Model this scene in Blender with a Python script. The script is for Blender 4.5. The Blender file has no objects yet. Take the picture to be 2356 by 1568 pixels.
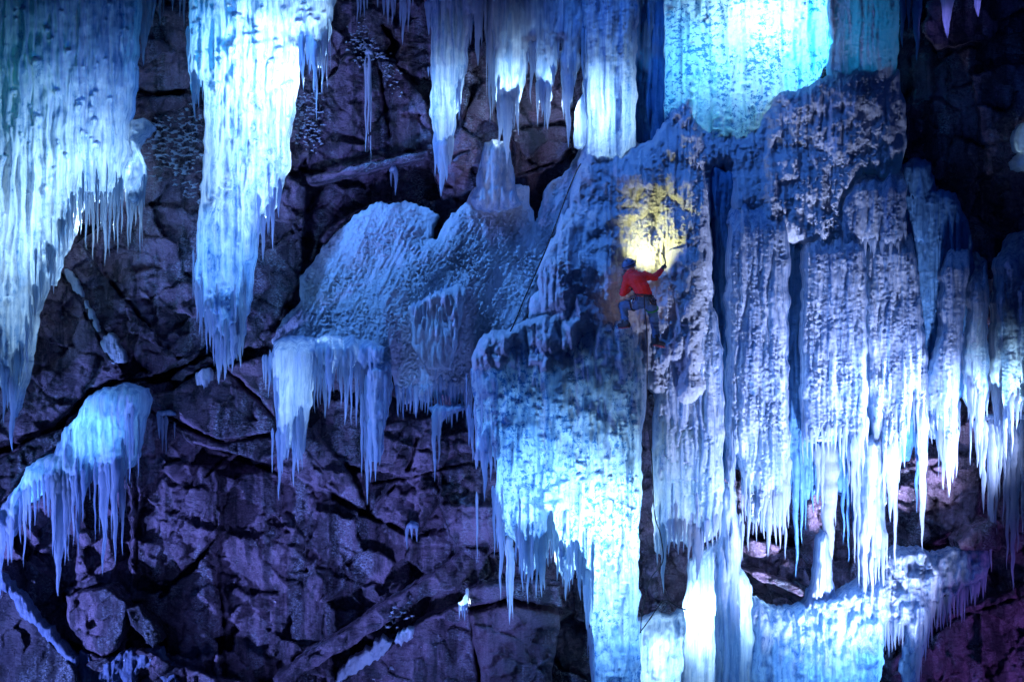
import bpy, math, random
import numpy as np
from mathutils import Vector

# ------------------------------------------------------------------ frame
# working units: photograph pixels of a 2356 x 1568 copy; S of them are one metre at depth 0
W, H, S, D, ZC = 2356.0, 1568.0, 115.0, 30.0, 9.0
def at(px, py, Y=0.0):
    k = (D + Y) / D
    return ((px - W/2) / S * k, Y, ZC + (H/2 - py) / S * k)

sc = bpy.context.scene
C = sc.collection
random.seed(7)

# ------------------------------------------------------------------ camera, world, light
cd = bpy.data.cameras.new('camera'); cam = bpy.data.objects.new('camera', cd); C.objects.link(cam)
cam.location = (0, -D, ZC); cam.rotation_euler = (math.pi/2, 0, 0)
cd.sensor_width = 36; cd.lens = 36 * D / (W / S); cd.clip_end = 500; cd.clip_start = 0.1
sc.camera = cam
wd = bpy.data.worlds.new('World'); sc.world = wd; wd.use_nodes = True
bg = wd.node_tree.nodes['Background']
bg.inputs[0].default_value = (.035, .15, 1, 1); bg.inputs[1].default_value = .085
sc.view_settings.view_transform = 'Standard'; sc.view_settings.look = 'None'
sc.view_settings.exposure = 0; sc.view_settings.gamma = 1
sc.cycles.use_denoising = True
sc.cycles.max_bounces = 6; sc.cycles.diffuse_bounces = 3; sc.cycles.transmission_bounces = 4
sc.cycles.sample_clamp_indirect = 4; sc.cycles.caustics_reflective = False; sc.cycles.caustics_refractive = False

def lamp(name, kind, loc, col, power, target=None, size=0.3, cone=40, blend=0.9):
    l = bpy.data.lights.new(name, kind); o = bpy.data.objects.new(name, l); C.objects.link(o)
    o.location = loc; l.color = col; l.energy = power
    if kind != 'AREA': l.shadow_soft_size = size
    if kind == 'SPOT':
        l.spot_size = math.radians(cone); l.spot_blend = blend
    if target is not None:
        o.rotation_euler = (Vector(target) - Vector(loc)).to_track_quat('-Z', 'Y').to_euler()
    return o
BLUE, SKYB, WHITE, VIOL, TEAL = (.06, .25, 1), (.17, .44, 1), (.58, .77, 1), (.36, .27, 1), (.03, .48, 1)
LAV = (.50, .58, 1)
# floodlights standing on the ground and hung over the brink, outside the picture, plus a fill added for the climber
ROCKL = (.19, .29, 1)
lamp('floodlight_left', 'SPOT', (-15, -5, 1.5), ROCKL, 10500, at(600, 1150, 1), .25, 60)
lamp('floodlight_rock', 'SPOT', (-1.5, -6, .3), (.20, .29, 1), 2400, at(820, 1180, 1), .25, 62)
lamp('floodlight_rock_upper', 'SPOT', (-5.5, -7, 6), (.20, .28, 1), 4000, at(830, 190, 1), .25, 33)
lamp('floodlight_slope', 'SPOT', (-7, -3.6, 18.5), (.10, .33, 1), 7000, at(960, 640, 0), .2, 46)
lamp('floodlight_mound', 'SPOT', (0, -4.2, 20.5), BLUE, 3300, at(1620, 520, 0), .2, 50)
lamp('floodlight_right', 'SPOT', (15, -4.6, 4.5), LAV, 42000, at(2110, 980, -.3), .15, 24)
lamp('floodlight_curtain', 'SPOT', (7.5, -6, .3), LAV, 27000, at(1900, 1110, -.4), .3, 48)
lamp('floodlight_main', 'SPOT', (0, -4, 1.6), SKYB, 800, at(1270, 1300, -.6), .2, 42)
lamp('floodlight_upper_left', 'SPOT', (-11.5, -4.5, 3.2), SKYB, 1000, at(90, 800, 0), .3, 46)
lamp('floodlight_fringe', 'SPOT', (-3.6, -5, 2.5), SKYB, 700, at(770, 960, -.5), .2, 40)
lamp('floodlight_pitted', 'SPOT', (-6.5, -9, 2), SKYB, 2300, at(540, 600, 0), .3, 32)
lamp('floodlight_top', 'SPOT', (1.5, -9, 6), LAV, 2600, at(1150, 290, 0), .3, 20)
lamp('floodlight_fall', 'SPOT', (7.5, -7, 1), SKYB, 1300, at(1850, 1430, -.2), .3, 46)
lamp('climber_fill', 'SPOT', (1.5, -26, 8), (1, .72, .75), 5200, at(1464, 690, -1.4), .2, 3.9, 1)  # added fill spot near the camera, brightens the climber's red jacket
lamp('floodlight_lower_right', 'SPOT', (14, -6, .5), (.40, .2, 1), 1500, at(2220, 1430, 1), .3, 36)
lamp('floodlight_cave', 'SPOT', (6, -10, 8), BLUE, 700, at(2280, 270, 1.5), .3, 14)
# lamps hidden between ice and rock, shining outwards through the ice
def back(px, py, Y, col, p, size=.12):
    q = at(px, py, Y); lamp('backlight', 'SPOT', q, col, p, (q[0], q[1]-1, q[2]), size, 150, 1.)
back(215, 410, .7, WHITE, 330); back(30, 560, .8, WHITE, 170); back(60, 260, .9, (.02, .45, .5), 68); back(60, 760, .5, WHITE, 90); back(250, 250, .8, BLUE, 90); back(230, 520, .55, WHITE, 220); back(140, 600, .5, WHITE, 90); back(620, 490, .5, WHITE, 150); back(725, 190, .5, WHITE, 150)
back(640, 190, .55, WHITE, 690); back(630, 360, .5, WHITE, 200); back(520, 130, .7, TEAL, 135); back(520, 600, .55, SKYB, 150); back(720, 110, .7, WHITE, 135)
back(1168, 262, .6, WHITE, 390); back(1255, 240, .6, WHITE, 195); back(1355, 270, .75, WHITE, 285); back(1030, 240, .5, WHITE, 90); back(1302, 240, .7, WHITE, 38)
back(1735, 70, 1.6, (.7, .88, 1), 400, .2); back(1600, 170, 1.5, (.12, .62, 1), 300, .2); back(1860, 110, 1.6, TEAL, 495, .2)
back(1240, 1280, .3, WHITE, 135); back(1350, 1190, .3, WHITE, 560); back(1380, 1330, .3, WHITE, 150); back(1225, 1080, .35, SKYB, 225); back(1430, 1180, .35, WHITE, 195); back(1410, 1440, .3, SKYB, 135)
back(1620, 1400, .4, WHITE, 495); back(1712, 1390, .3, WHITE, 165); back(1850, 1490, .5, SKYB, 135); back(1980, 1500, .4, SKYB, 165)
back(745, 800, .1, WHITE, 135); back(805, 800, .1, WHITE, 90); back(665, 900, .2, WHITE, 75); back(1068, 1385, .5, WHITE, 14, .03)
back(1560, 1150, .3, WHITE, 105); back(1750, 1140, .3, WHITE, 105); back(1915, 960, .1, WHITE, 90); back(2060, 1000, .1, WHITE, 90); back(2180, 920, .1, WHITE, 210); back(2300, 900, .15, WHITE, 165); back(2250, 900, .15, WHITE, 135)
back(1520, 1500, .5, WHITE, 170); back(1500, 120, 1.5, TEAL, 260); back(230, 985, .4, SKYB, 110); back(90, 1120, .4, SKYB, 50); back(305, 380, .45, WHITE, 70)
back(2350, 340, .8, WHITE, 10, .03); back(2178, 60, .8, VIOL, 26, .05); back(2250, 26, .8, VIOL, 22, .05)

# ------------------------------------------------------------------ noise
def _hash(ix, iy, s):
    h = (ix.astype(np.int64)*374761393 + iy.astype(np.int64)*668265263 + s*2147483647 + 1013904223) & 0x7fffffff
    h = ((h ^ (h >> 13)) * 1274126177) & 0x7fffffff
    return ((h ^ (h >> 16)) & 0xffff) / 65535.0
def gn(x, y, s=0):
    ix, iy = np.floor(x), np.floor(y); fx, fy = x-ix, y-iy
    u, v = fx*fx*fx*(fx*(fx*6-15)+10), fy*fy*fy*(fy*(fy*6-15)+10)
    def g(a, b):
        t = _hash(ix+a, iy+b, s) * 6.2832
        return np.cos(t)*(fx-a) + np.sin(t)*(fy-b)
    r = (g(0,0)*(1-u)+g(1,0)*u)*(1-v) + (g(0,1)*(1-u)+g(1,1)*u)*v
    return r * 1.5
def fbm(x, y, s=0, n=4):
    r = 0; a = 1
    for i in range(n):
        r = r + a*gn(x, y, s+i*17); x = x*2.03; y = y*2.03; a *= .5
    return r
def vor(x, y, s):
    ix, iy = np.floor(x), np.floor(y); b1 = np.full(x.shape, 9.); b2 = b1.copy(); hx = np.zeros(x.shape); ox = hx.copy(); oy = hx.copy(); h2 = hx.copy(); h3 = hx.copy()
    for a in (-1, 0, 1):
        for b in (-1, 0, 1):
            cx, cy = ix+a, iy+b; r1, r2, r3 = _hash(cx, cy, s), _hash(cx, cy, s+1), _hash(cx, cy, s+2)
            dx, dy = x-cx-r1, y-cy-r2; d = np.hypot(dx, dy); lt = d < b1
            b2 = np.where(lt, b1, np.minimum(b2, d)); b1 = np.where(lt, d, b1)
            hx = np.where(lt, r3, hx); h2 = np.where(lt, _hash(cx, cy, s+3), h2); h3 = np.where(lt, _hash(cx, cy, s+4), h3); ox = np.where(lt, dx, ox); oy = np.where(lt, dy, oy)
    return b1, b2, hx, (h2-.5)*ox, (h3-.5)*oy
def sstep(a, b, x):
    t = np.clip((x-a)/(b-a), 0, 1); return t*t*(3-2*t)

def pts(flat): return [(flat[i], flat[i+1]) for i in range(0, len(flat), 2)]
def sdf(poly, X, Y):
    """signed distance to a polygon, positive inside"""
    d2 = np.full(X.shape, 1e18); ins = np.zeros(X.shape, bool)
    n = len(poly)
    for i in range(n):
        ax, ay = poly[i]; bx, by = poly[(i+1) % n]
        ex, ey = bx-ax, by-ay
        wx, wy = X-ax, Y-ay
        t = np.clip((wx*ex+wy*ey)/(ex*ex+ey*ey+1e-9), 0, 1)
        dx, dy = wx-ex*t, wy-ey*t
        d2 = np.minimum(d2, dx*dx+dy*dy)
        c = ((ay <= Y) & (by > Y)) | ((by <= Y) & (ay > Y))
        xi = ax + (Y-ay)/(by-ay+1e-12)*ex
        ins ^= c & (X < xi)
    d = np.sqrt(d2)
    return np.where(ins, d, -d)

# ------------------------------------------------------------------ materials
def nt(name):
    m = bpy.data.materials.new(name); m.use_nodes = True
    t = m.node_tree; t.nodes.clear()
    out = t.nodes.new('ShaderNodeOutputMaterial')
    def N(k, **kw):
        n = t.nodes.new(k)
        for a, v in kw.items(): setattr(n, a, v)
        return n
    def L(a, b): t.links.new(a, b)
    return m, N, L, out
def coords(N, L, scale):
    tc = N('ShaderNodeTexCoord'); mp = N('ShaderNodeMapping'); mp.inputs['Scale'].default_value = scale
    L(tc.outputs['Object'], mp.inputs['Vector']); return mp.outputs[0]
def noise(N, L, scale, sc3, detail=5, rough=.55, dist=0):
    n = N('ShaderNodeTexNoise'); n.inputs['Scale'].default_value = scale; n.inputs['Detail'].default_value = detail
    n.inputs['Roughness'].default_value = rough; n.inputs['Distortion'].default_value = dist
    L(coords(N, L, sc3), n.inputs['Vector']); return n.outputs['Fac']
def ramp(N, L, fac, stops):
    r = N('ShaderNodeValToRGB'); e = r.color_ramp.elements
    while len(e) < len(stops): e.new(.5)
    for i, (p, c) in enumerate(stops):
        e[i].position = p; e[i].color = (c, c, c, 1) if isinstance(c, (int, float)) else (*c, 1)
    L(fac, r.inputs[0]); return r.outputs[0]
def mixc(N, L, f, a, b):
    m = N('ShaderNodeMix', data_type='RGBA')
    if isinstance(f, float): m.inputs[0].default_value = f
    else: L(f, m.inputs[0])
    for v, i in ((a, 6), (b, 7)):
        if isinstance(v, tuple): m.inputs[i].default_value = (*v, 1)
        else: L(v, m.inputs[i])
    return m.outputs[2]
def math_(N, L, op, a, b):
    m = N('ShaderNodeMath', operation=op)
    for v, i in ((a, 0), (b, 1)):
        if isinstance(v, (int, float)): m.inputs[i].default_value = v
        else: L(v, m.inputs[i])
    return m.outputs[0]

def ice_mat(name, white=(.80, .85, .9), clear=(.07, .24, .52), trans=(.66, .86, .97), tr=.5, pores=.5, pscale=9, pz=.8, rough=.3, bump=.5, streak=.5, soft=.14):
    """ice: white bubbly ice and clear bluish ice in vertical streaks and pits, partly translucent"""
    m, N, L, out = nt(name)
    st = ramp(N, L, noise(N, L, 8, (1, 1, .045), 8, .68), [(.38, 0.), (.62, 1.)])
    po = ramp(N, L, noise(N, L, pscale, (1, 1, pz), 7, .7, .2), [(.50, 0.), (.50+soft, 1.)])
    pz2 = ramp(N, L, noise(N, L, 1.3, (1, 1, .5), 4), [(.40, 0.15), (.62, 1.)])
    pm = math_(N, L, 'MULTIPLY', math_(N, L, 'MULTIPLY', po, pores), pz2)
    f = math_(N, L, 'MINIMUM', math_(N, L, 'ADD', math_(N, L, 'MULTIPLY', st, streak), pm), 1.)
    col = mixc(N, L, f, white, clear)
    tcol = mixc(N, L, f, trans, tuple(c*(.10, .26, .48)[i] for i, c in enumerate(trans)))
    b1 = noise(N, L, 9, (1, 1, .6), 8, .7); b2 = noise(N, L, 26, (1, 1, .06), 5)
    hgt = math_(N, L, 'ADD', math_(N, L, 'MULTIPLY', b1, 1.), math_(N, L, 'MULTIPLY', b2, .5))
    hgt = math_(N, L, 'SUBTRACT', hgt, math_(N, L, 'MULTIPLY', pm, .3))
    bp = N('ShaderNodeBump'); bp.inputs['Strength'].default_value = bump; bp.inputs['Distance'].default_value = .12
    L(hgt, bp.inputs['Height'])
    pr = N('ShaderNodeBsdfPrincipled'); L(col, pr.inputs['Base Color'])
    pr.inputs['Roughness'].default_value = rough; pr.inputs['IOR'].default_value = 1.31
    L(bp.outputs[0], pr.inputs['Normal'])
    tl = N('ShaderNodeBsdfTranslucent'); L(tcol, tl.inputs['Color'])
    mx = N('ShaderNodeMixShader'); mx.inputs[0].default_value = tr
    L(pr.outputs[0], mx.inputs[1]); L(tl.outputs[0], mx.inputs[2]); L(mx.outputs[0], out.inputs[0])
    return m
def rock_mat(name, c1, c2, wet=.5, red=.25):
    m, N, L, out = nt(name)
    big = ramp(N, L, noise(N, L, .7, (1, 1, .7), 5, .6), [(.32, 0.), (.66, 1.)])
    base = mixc(N, L, big, c1, c2)
    rd = ramp(N, L, noise(N, L, .55, (1, 1, .8), 5, .6, .5), [(.55, 0.), (.72, red)])
    base = mixc(N, L, rd, base, (.24, .06, .08))
    fine = noise(N, L, 26, (1, 1, 1.8), 6, .75)
    base = mixc(N, L, ramp(N, L, fine, [(.35, 0.), (.72, 1.)]), base, tuple(min(1, c*1.7) for c in c2))
    stn = ramp(N, L, noise(N, L, 2.4, (1, 1, .05), 7, .68), [(.47, 0.), (.56, wet)])
    base = mixc(N, L, stn, base, (.016, .016, .024))
    wt = ramp(N, L, noise(N, L, 1.1, (1, 1, .7), 8, .72), [(.40, .0), (.64, wet)])
    base = mixc(N, L, wt, base, (.02, .02, .03))
    # rime: fine grains gathered in vertical runs where water has frozen
    fr = ramp(N, L, noise(N, L, 20, (1, 1, 1.5), 7, .8), [(.47, 0.), (.62, .85)])
    fz = ramp(N, L, noise(N, L, 1.5, (1, 1, .13), 7, .68), [(.53, 0.), (.64, 1.)])
    base = mixc(N, L, math_(N, L, 'MULTIPLY', fr, fz), base, (.6, .66, .74))
    vo = N('ShaderNodeTexVoronoi', feature='DISTANCE_TO_EDGE'); vo.inputs['Scale'].default_value = 2.6
    mp = N('ShaderNodeMapping'); mp.inputs['Scale'].default_value = (1, 1, 1.7); mp.inputs['Rotation'].default_value = (0, .6, 0)
    tc = N('ShaderNodeTexCoord'); nz = N('ShaderNodeTexNoise'); nz.inputs['Scale'].default_value = 2.2; nz.inputs['Detail'].default_value = 5
    L(tc.outputs['Object'], nz.inputs['Vector']); ad = N('ShaderNodeVectorMath', operation='MULTIPLY_ADD'); ad.inputs[1].default_value = (.5, .5, .5)
    L(nz.outputs['Color'], ad.inputs[0]); L(tc.outputs['Object'], ad.inputs[2]); L(ad.outputs[0], mp.inputs['Vector']); L(mp.outputs[0], vo.inputs['Vector'])
    ck = ramp(N, L, vo.outputs['Distance'], [(0., 0.), (.05, 1.)])
    h = math_(N, L, 'ADD', math_(N, L, 'MULTIPLY', noise(N, L, 9, (1, 1, 2.6), 10, .66), 1.), math_(N, L, 'MULTIPLY', ck, .1))
    bp = N('ShaderNodeBump'); bp.inputs['Strength'].default_value = 1.; bp.inputs['Distance'].default_value = .075
    L(h, bp.inputs['Height'])
    pr = N('ShaderNodeBsdfPrincipled'); L(base, pr.inputs['Base Color']); L(bp.outputs[0], pr.inputs['Normal'])
    rg = ramp(N, L, wt, [(0., .4), (.6, .14)]); L(rg, pr.inputs['Roughness'])
    L(pr.outputs[0], out.inputs[0]); return m
def plain(name, col, rough=.6, metal=0., var=.15, scale=40, emit=None):
    m, N, L, out = nt(name)
    n = noise(N, L, scale, (1, 1, 1), 4)
    c = mixc(N, L, n, tuple(x*(1-var) for x in col), tuple(min(1, x*(1+var)) for x in col))
    pr = N('ShaderNodeBsdfPrincipled'); L(c, pr.inputs['Base Color'])
    pr.inputs['Roughness'].default_value = rough; pr.inputs['Metallic'].default_value = metal
    if emit: pr.inputs['Emission Color'].default_value = (*emit[0], 1); pr.inputs['Emission Strength'].default_value = emit[1]
    bp = N('ShaderNodeBump'); bp.inputs['Strength'].default_value = .2; bp.inputs['Distance'].default_value = .01
    L(n, bp.inputs['Height']); L(bp.outputs[0], pr.inputs['Normal'])
    L(pr.outputs[0], out.inputs[0]); return m

ICE = dict(
    smooth=ice_mat('ice_smooth', pores=.15, tr=.5, rough=.16, bump=.4, streak=.7),
    icicle=ice_mat('ice_icicle', pores=.1, tr=.74, rough=.08, bump=.35, streak=.5, clear=(.2, .42, .7), trans=(.85, .93, .98)),
    pitted=ice_mat('ice_pitted', pores=.4, pscale=8, pz=1.1, tr=.5, rough=.2, bump=.6, streak=.75),
    spotty=ice_mat('ice_spotty', pores=1.1, pscale=9, pz=1.2, tr=.6, rough=.25, bump=.6, streak=.55, soft=.1, trans=(.6, .86, .97)),
    speckle=ice_mat('ice_speckle', pores=2., pscale=8, pz=1.4, tr=.6, rough=.3, bump=.6, streak=.25, soft=.1, trans=(.6, .88, .97)),
    glaze=ice_mat('ice_glaze', white=(.30, .36, .5), clear=(.10, .15, .28), tr=.08, pores=.8, pscale=10, rough=.12, bump=.8, streak=.5),
    crust=ice_mat('ice_crust', pores=.3, pscale=12, pz=1.8, tr=.08, rough=.35, bump=1., streak=.2),
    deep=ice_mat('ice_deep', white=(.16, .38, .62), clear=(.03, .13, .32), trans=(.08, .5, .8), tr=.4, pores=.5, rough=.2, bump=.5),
    frost=ice_mat('ice_frost', pores=.1, pscale=20, tr=.1, rough=.2, bump=.5, streak=.1))
ROCK = rock_mat('rock', (.085, .065, .10), (.30, .20, .26), .8)
ROCKD = rock_mat('rock_dark', (.025, .022, .032), (.08, .062, .082), .8)
ROCKR = rock_mat('rock_reddish', (.10, .06, .08), (.28, .17, .22), .5, .9)

# ------------------------------------------------------------------ builders
def tag(o, label=None, cat=None, group=None, kind=None):
    for k, v in (('label', label), ('category', cat), ('group', group), ('kind', kind)):
        if v: o[k] = v
    return o
def mesh_obj(name, V, F, mat, parent=None, smooth=True, origin=None):
    V = np.asarray(V, float)
    if origin is None and parent is None and len(V):
        origin = (float(V[:, 0].mean()), float(V[:, 1].mean()), float(V[:, 2].min()))
    if parent is not None: origin = tuple(parent['_o'])
    me = bpy.data.meshes.new(name)
    V = V - np.array(origin)
    if isinstance(F, np.ndarray):
        n = len(F); k = F.shape[1]
        me.vertices.add(len(V)); me.vertices.foreach_set('co', V.astype(np.float32).ravel())
        me.loops.add(n*k); me.loops.foreach_set('vertex_index', F.astype(np.int32).ravel())
        me.polygons.add(n); me.polygons.foreach_set('loop_start', np.arange(0, n*k, k, dtype=np.int32))
        me.polygons.foreach_set('loop_total', np.full(n, k, np.int32))
    else:
        me.from_pydata(V.tolist(), [], F)
    me.update(calc_edges=True)
    if smooth: me.polygons.foreach_set('use_smooth', np.ones(len(me.polygons), bool))
    me.materials.append(mat)
    o = bpy.data.objects.new(name, me); C.objects.link(o)
    o['_o'] = origin
    if parent is not None: o.parent = parent
    else: o.location = origin
    return o

def sheet(poly, Y, T=.3, R=25, g=3., sl=(0, 0), edge=3.2, rib=None, flute=(.05, 16), crust=(0, 12, 7), lump=(.05, 60), ftop=0, dep=None, skirt=.35, seed=1, thr=0, ths=1., fs=15, ang=0, pits=None, facet=None):
    """relief over an outline: rounded rim, flutes, crust; returns vertices, quads and a depth look-up"""
    P_ = np.array(poly); x0, y0 = P_.min(0)-8; x1, y1 = P_.max(0)+8
    xs = np.arange(x0, x1+g, g); ys = np.arange(y0, y1+g, g)
    X, Yp = np.meshgrid(xs, ys)
    d = sdf(poly, X, Yp)
    if edge: d = d + edge*gn(X/9, Yp/26, seed+3) + edge*1.7*gn(X/34, Yp/60, seed+4)
    if thr: d = np.minimum(d*.25, thr*(fbm((X/17+Yp/60)/ths, (Yp+4*gn(X/25, Yp/25, seed+7))/4.2/ths, seed+8, 2) - .16 - .5*np.exp(-np.maximum(d, 0)/34)*1.1))
    ins = d > 0
    cell = ins[:-1, :-1] | ins[1:, :-1] | ins[:-1, 1:] | ins[1:, 1:]
    gy, gx = np.gradient(d, g); gl = np.maximum(gx*gx+gy*gy, .15)
    mv = np.where(ins, 0, np.clip(-d/gl, 0, g*1.4))
    X = X + gx*mv; Yp = Yp + gy*mv
    dd = np.maximum(d, 0)
    if facet:
        b1, b2, hh, t1, t2 = vor((X+Yp*.4)/facet[1]+.3*gn(X/30, Yp/30, seed), (Yp-X*.3)/facet[1]/.8, seed+71)
        fch = facet[0]*((hh-.5)+4*(t1+t2)-.5*np.exp(-(b2-b1)*facet[1]/2.2))
    else: fch = 0
    h = fch*np.clip(dd/10, 0, 1) + T*np.sqrt(np.clip(1-(1-np.clip(dd/R, 0, 1))**2, 0, 1))
    k = np.clip(dd/14, 0, 1)
    wx = X + 6*gn(X/40, Yp/90, seed+9)
    if ang: wx = wx + Yp*ang
    if rib:     # bundled columns with narrow grooves between them
        rx = X + 10*gn(X/60, Yp/150, seed+61) + 5*gn(X/25, Yp/60, seed+62)
        f = np.abs(gn(rx/rib[1], Yp/(rib[1]*11), seed+63))
        h = h + np.clip(dd/22, 0, 1)*rib[0]*(np.clip(f*2.4, 0, 1)**.55 - .6)
    if flute[0]:
        f = np.abs(gn(wx/flute[1], Yp/(flute[1]*fs), seed+11)); f2 = np.abs(gn(wx/flute[1]*2.3+9, Yp/(flute[1]*fs*.6), seed+12))
        md = np.clip(.8+.9*gn(X/55, Yp/120, seed+14), .15, 1.6)
        h = h + k*flute[0]*(md*(2.2*f**.8-.7) + .7*(2.*f2-.6))
    if lump[0]: h = h + k*lump[0]*fbm(X/lump[1], Yp/(lump[1]*1.6), seed+21, 3)
    if crust[0]:
        wy = Yp + 5*gn(X/22, Yp/22, seed+33)
        c = np.abs(gn(wx/crust[1], wy/crust[2], seed+31)) + .5*np.abs(gn(wx/crust[1]*2.1, wy/crust[2]*2.1, seed+32))
        h = h + k*crust[0]*(1.5*c-.6)*np.clip(.75+.7*gn(X/70, Yp/70, seed+35), .15, 1.4)
    if pits:   # melt pits with an overhanging upper lip
        rg = np.random.default_rng(seed+50); n_, r0, r1, dp = pits
        for q in range(n_):
            cx_, cy_ = rg.uniform(P_[:, 0].min(), P_[:, 0].max()), rg.uniform(P_[:, 1].min(), P_[:, 1].max())
            if gn(np.array(cx_/38), np.array(cy_/110), seed+51) < -.05+.1*rg.random(): continue
            r_ = r0+(r1-r0)*rg.random()**3
            a_, b_ = np.searchsorted(ys, [cy_-r_*2.5, cy_+r_*3.5]); c_, e_ = np.searchsorted(xs, [cx_-r_*2.2, cx_+r_*2.2])
            if b_ <= a_ or e_ <= c_: continue
            w_ = (slice(a_, b_), slice(c_, e_)); U = (X[w_]-cx_)/r_; Q = (Yp[w_]-cy_)/r_
            U = U*(1+.5*rg.random()) + .3*Q*(rg.random()-.5) + .35*gn(X[w_]/6, Yp[w_]/6, q)
            bowl = np.exp(-np.abs(U)**2.6*1.2)*np.where(Q < 0, np.exp(-(Q*2.6)**2), np.exp(-(Q*.75)**2))
            lip = np.exp(-U**2)*np.exp(-((Q+.75)*2.4)**2)
            h[w_] += k[w_]*dp*(r_/r1)**.6*(-1.6*bowl + .5*lip)
    YY = Y + sl[0]*(X-P_[:, 0].mean()) + sl[1]*(Yp-P_[:, 1].mean()) - h
    if dep is not None: YY = YY + dep(X, Yp)
    if ftop: YY = YY + (T+.6)*(1-sstep(0, ftop, Yp-P_[:, 1].min()+14*gn(X/20, Yp*0, seed+15)))
    used = np.zeros(X.shape, bool)
    used[:-1, :-1] |= cell; used[1:, :-1] |= cell; used[:-1, 1:] |= cell; used[1:, 1:] |= cell
    idx = np.full(X.shape, -1); idx[used] = np.arange(used.sum())
    kx = (D+YY)/D
    V = np.stack([(X-W/2)/S*kx, YY, ZC+(H/2-Yp)/S*kx], -1)[used]
    a, b, c, e = idx[:-1, :-1][cell], idx[:-1, 1:][cell], idx[1:, 1:][cell], idx[1:, :-1][cell]
    F = np.stack([e, c, b, a], -1)
    if skirt:   # rim closed backwards
        E = np.concatenate([F[:, [0, 1]], F[:, [1, 2]], F[:, [2, 3]], F[:, [3, 0]]])
        key = np.sort(E, 1); kk = key[:, 0].astype(np.int64)*len(V)+key[:, 1]
        _, inv, cnt = np.unique(kk, return_inverse=True, return_counts=True)
        B = E[cnt[inv] == 1]
        bv = np.unique(B); m2 = np.full(len(V), -1); m2[bv] = np.arange(len(bv))+len(V)
        cx, cz = V[:, 0].mean(), V[:, 2].mean()
        V2 = V[bv].copy(); V2[:, 1] += skirt
        F2 = np.stack([B[:, 1], B[:, 0], m2[B[:, 0]], m2[B[:, 1]]], -1)
        V = np.concatenate([V, V2]); F = np.concatenate([F, F2])
    def look(px, py):
        j = int(np.clip(round((px-x0)/g), 0, len(xs)-1)); i = int(np.clip(round((py-y0)/g), 0, len(ys)-1))
        for r in range(0, 14):
            s_ = ins[max(0, i-r):i+r+1, max(0, j-r):j+r+1]
            if s_.any(): return float(YY[max(0, i-r):i+r+1, max(0, j-r):j+r+1][s_].min())
        return Y - T*.6
    return V, F, look

def icicle_geo(x, y0, y1, w, Y, lean=0, seed=0, n=9, flare=1.):
    L_ = y1-y0; m = int(max(8, min(60, L_/4)))
    rng = np.random.default_rng(seed)
    t = np.linspace(0, 1, m)
    tt = np.full(m, seed*.713)
    rw = (1-t)**.72 * (1 + flare*.35*np.exp(-t*9)) * (1+.14*gn(t*L_/9, tt, 5)+.22*gn(t*L_/34, tt, 6)); rw[-1] = .02
    rw = rw*np.sqrt(sstep(-.01, .16, t)+.02)
    r = np.maximum(rw, .03)*w/2
    wb = min(w, 12)
    cx = x + lean*t + gn(t*L_/50, tt+40, 7)*wb*.28 + gn(t*L_/14, tt+80, 8)*wb*.07*(1-t)
    a = np.linspace(0, 2*math.pi, n, endpoint=False)
    k = (D+Y)/D
    oval = 1 + .25*np.cos(2*a+rng.random()*6)
    px = cx[:, None] + r[:, None]*np.cos(a)[None]*oval; py = np.repeat((y0+L_*t)[:, None], n, 1)
    yy = Y + gn(t*L_/40, tt+20, 9)[:, None]*wb*.2/S + r[:, None]/S*np.sin(a)[None]*oval
    V = np.stack([(px-W/2)/S*k, yy, ZC+(H/2-py)/S*k], -1).reshape(-1, 3)
    i, j = np.meshgrid(np.arange(m-1), np.arange(n), indexing='ij'); j2 = (j+1) % n
    F = np.stack([i*n+j, i*n+j2, (i+1)*n+j2, (i+1)*n+j], -1).reshape(-1, 4)
    return V, F

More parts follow.
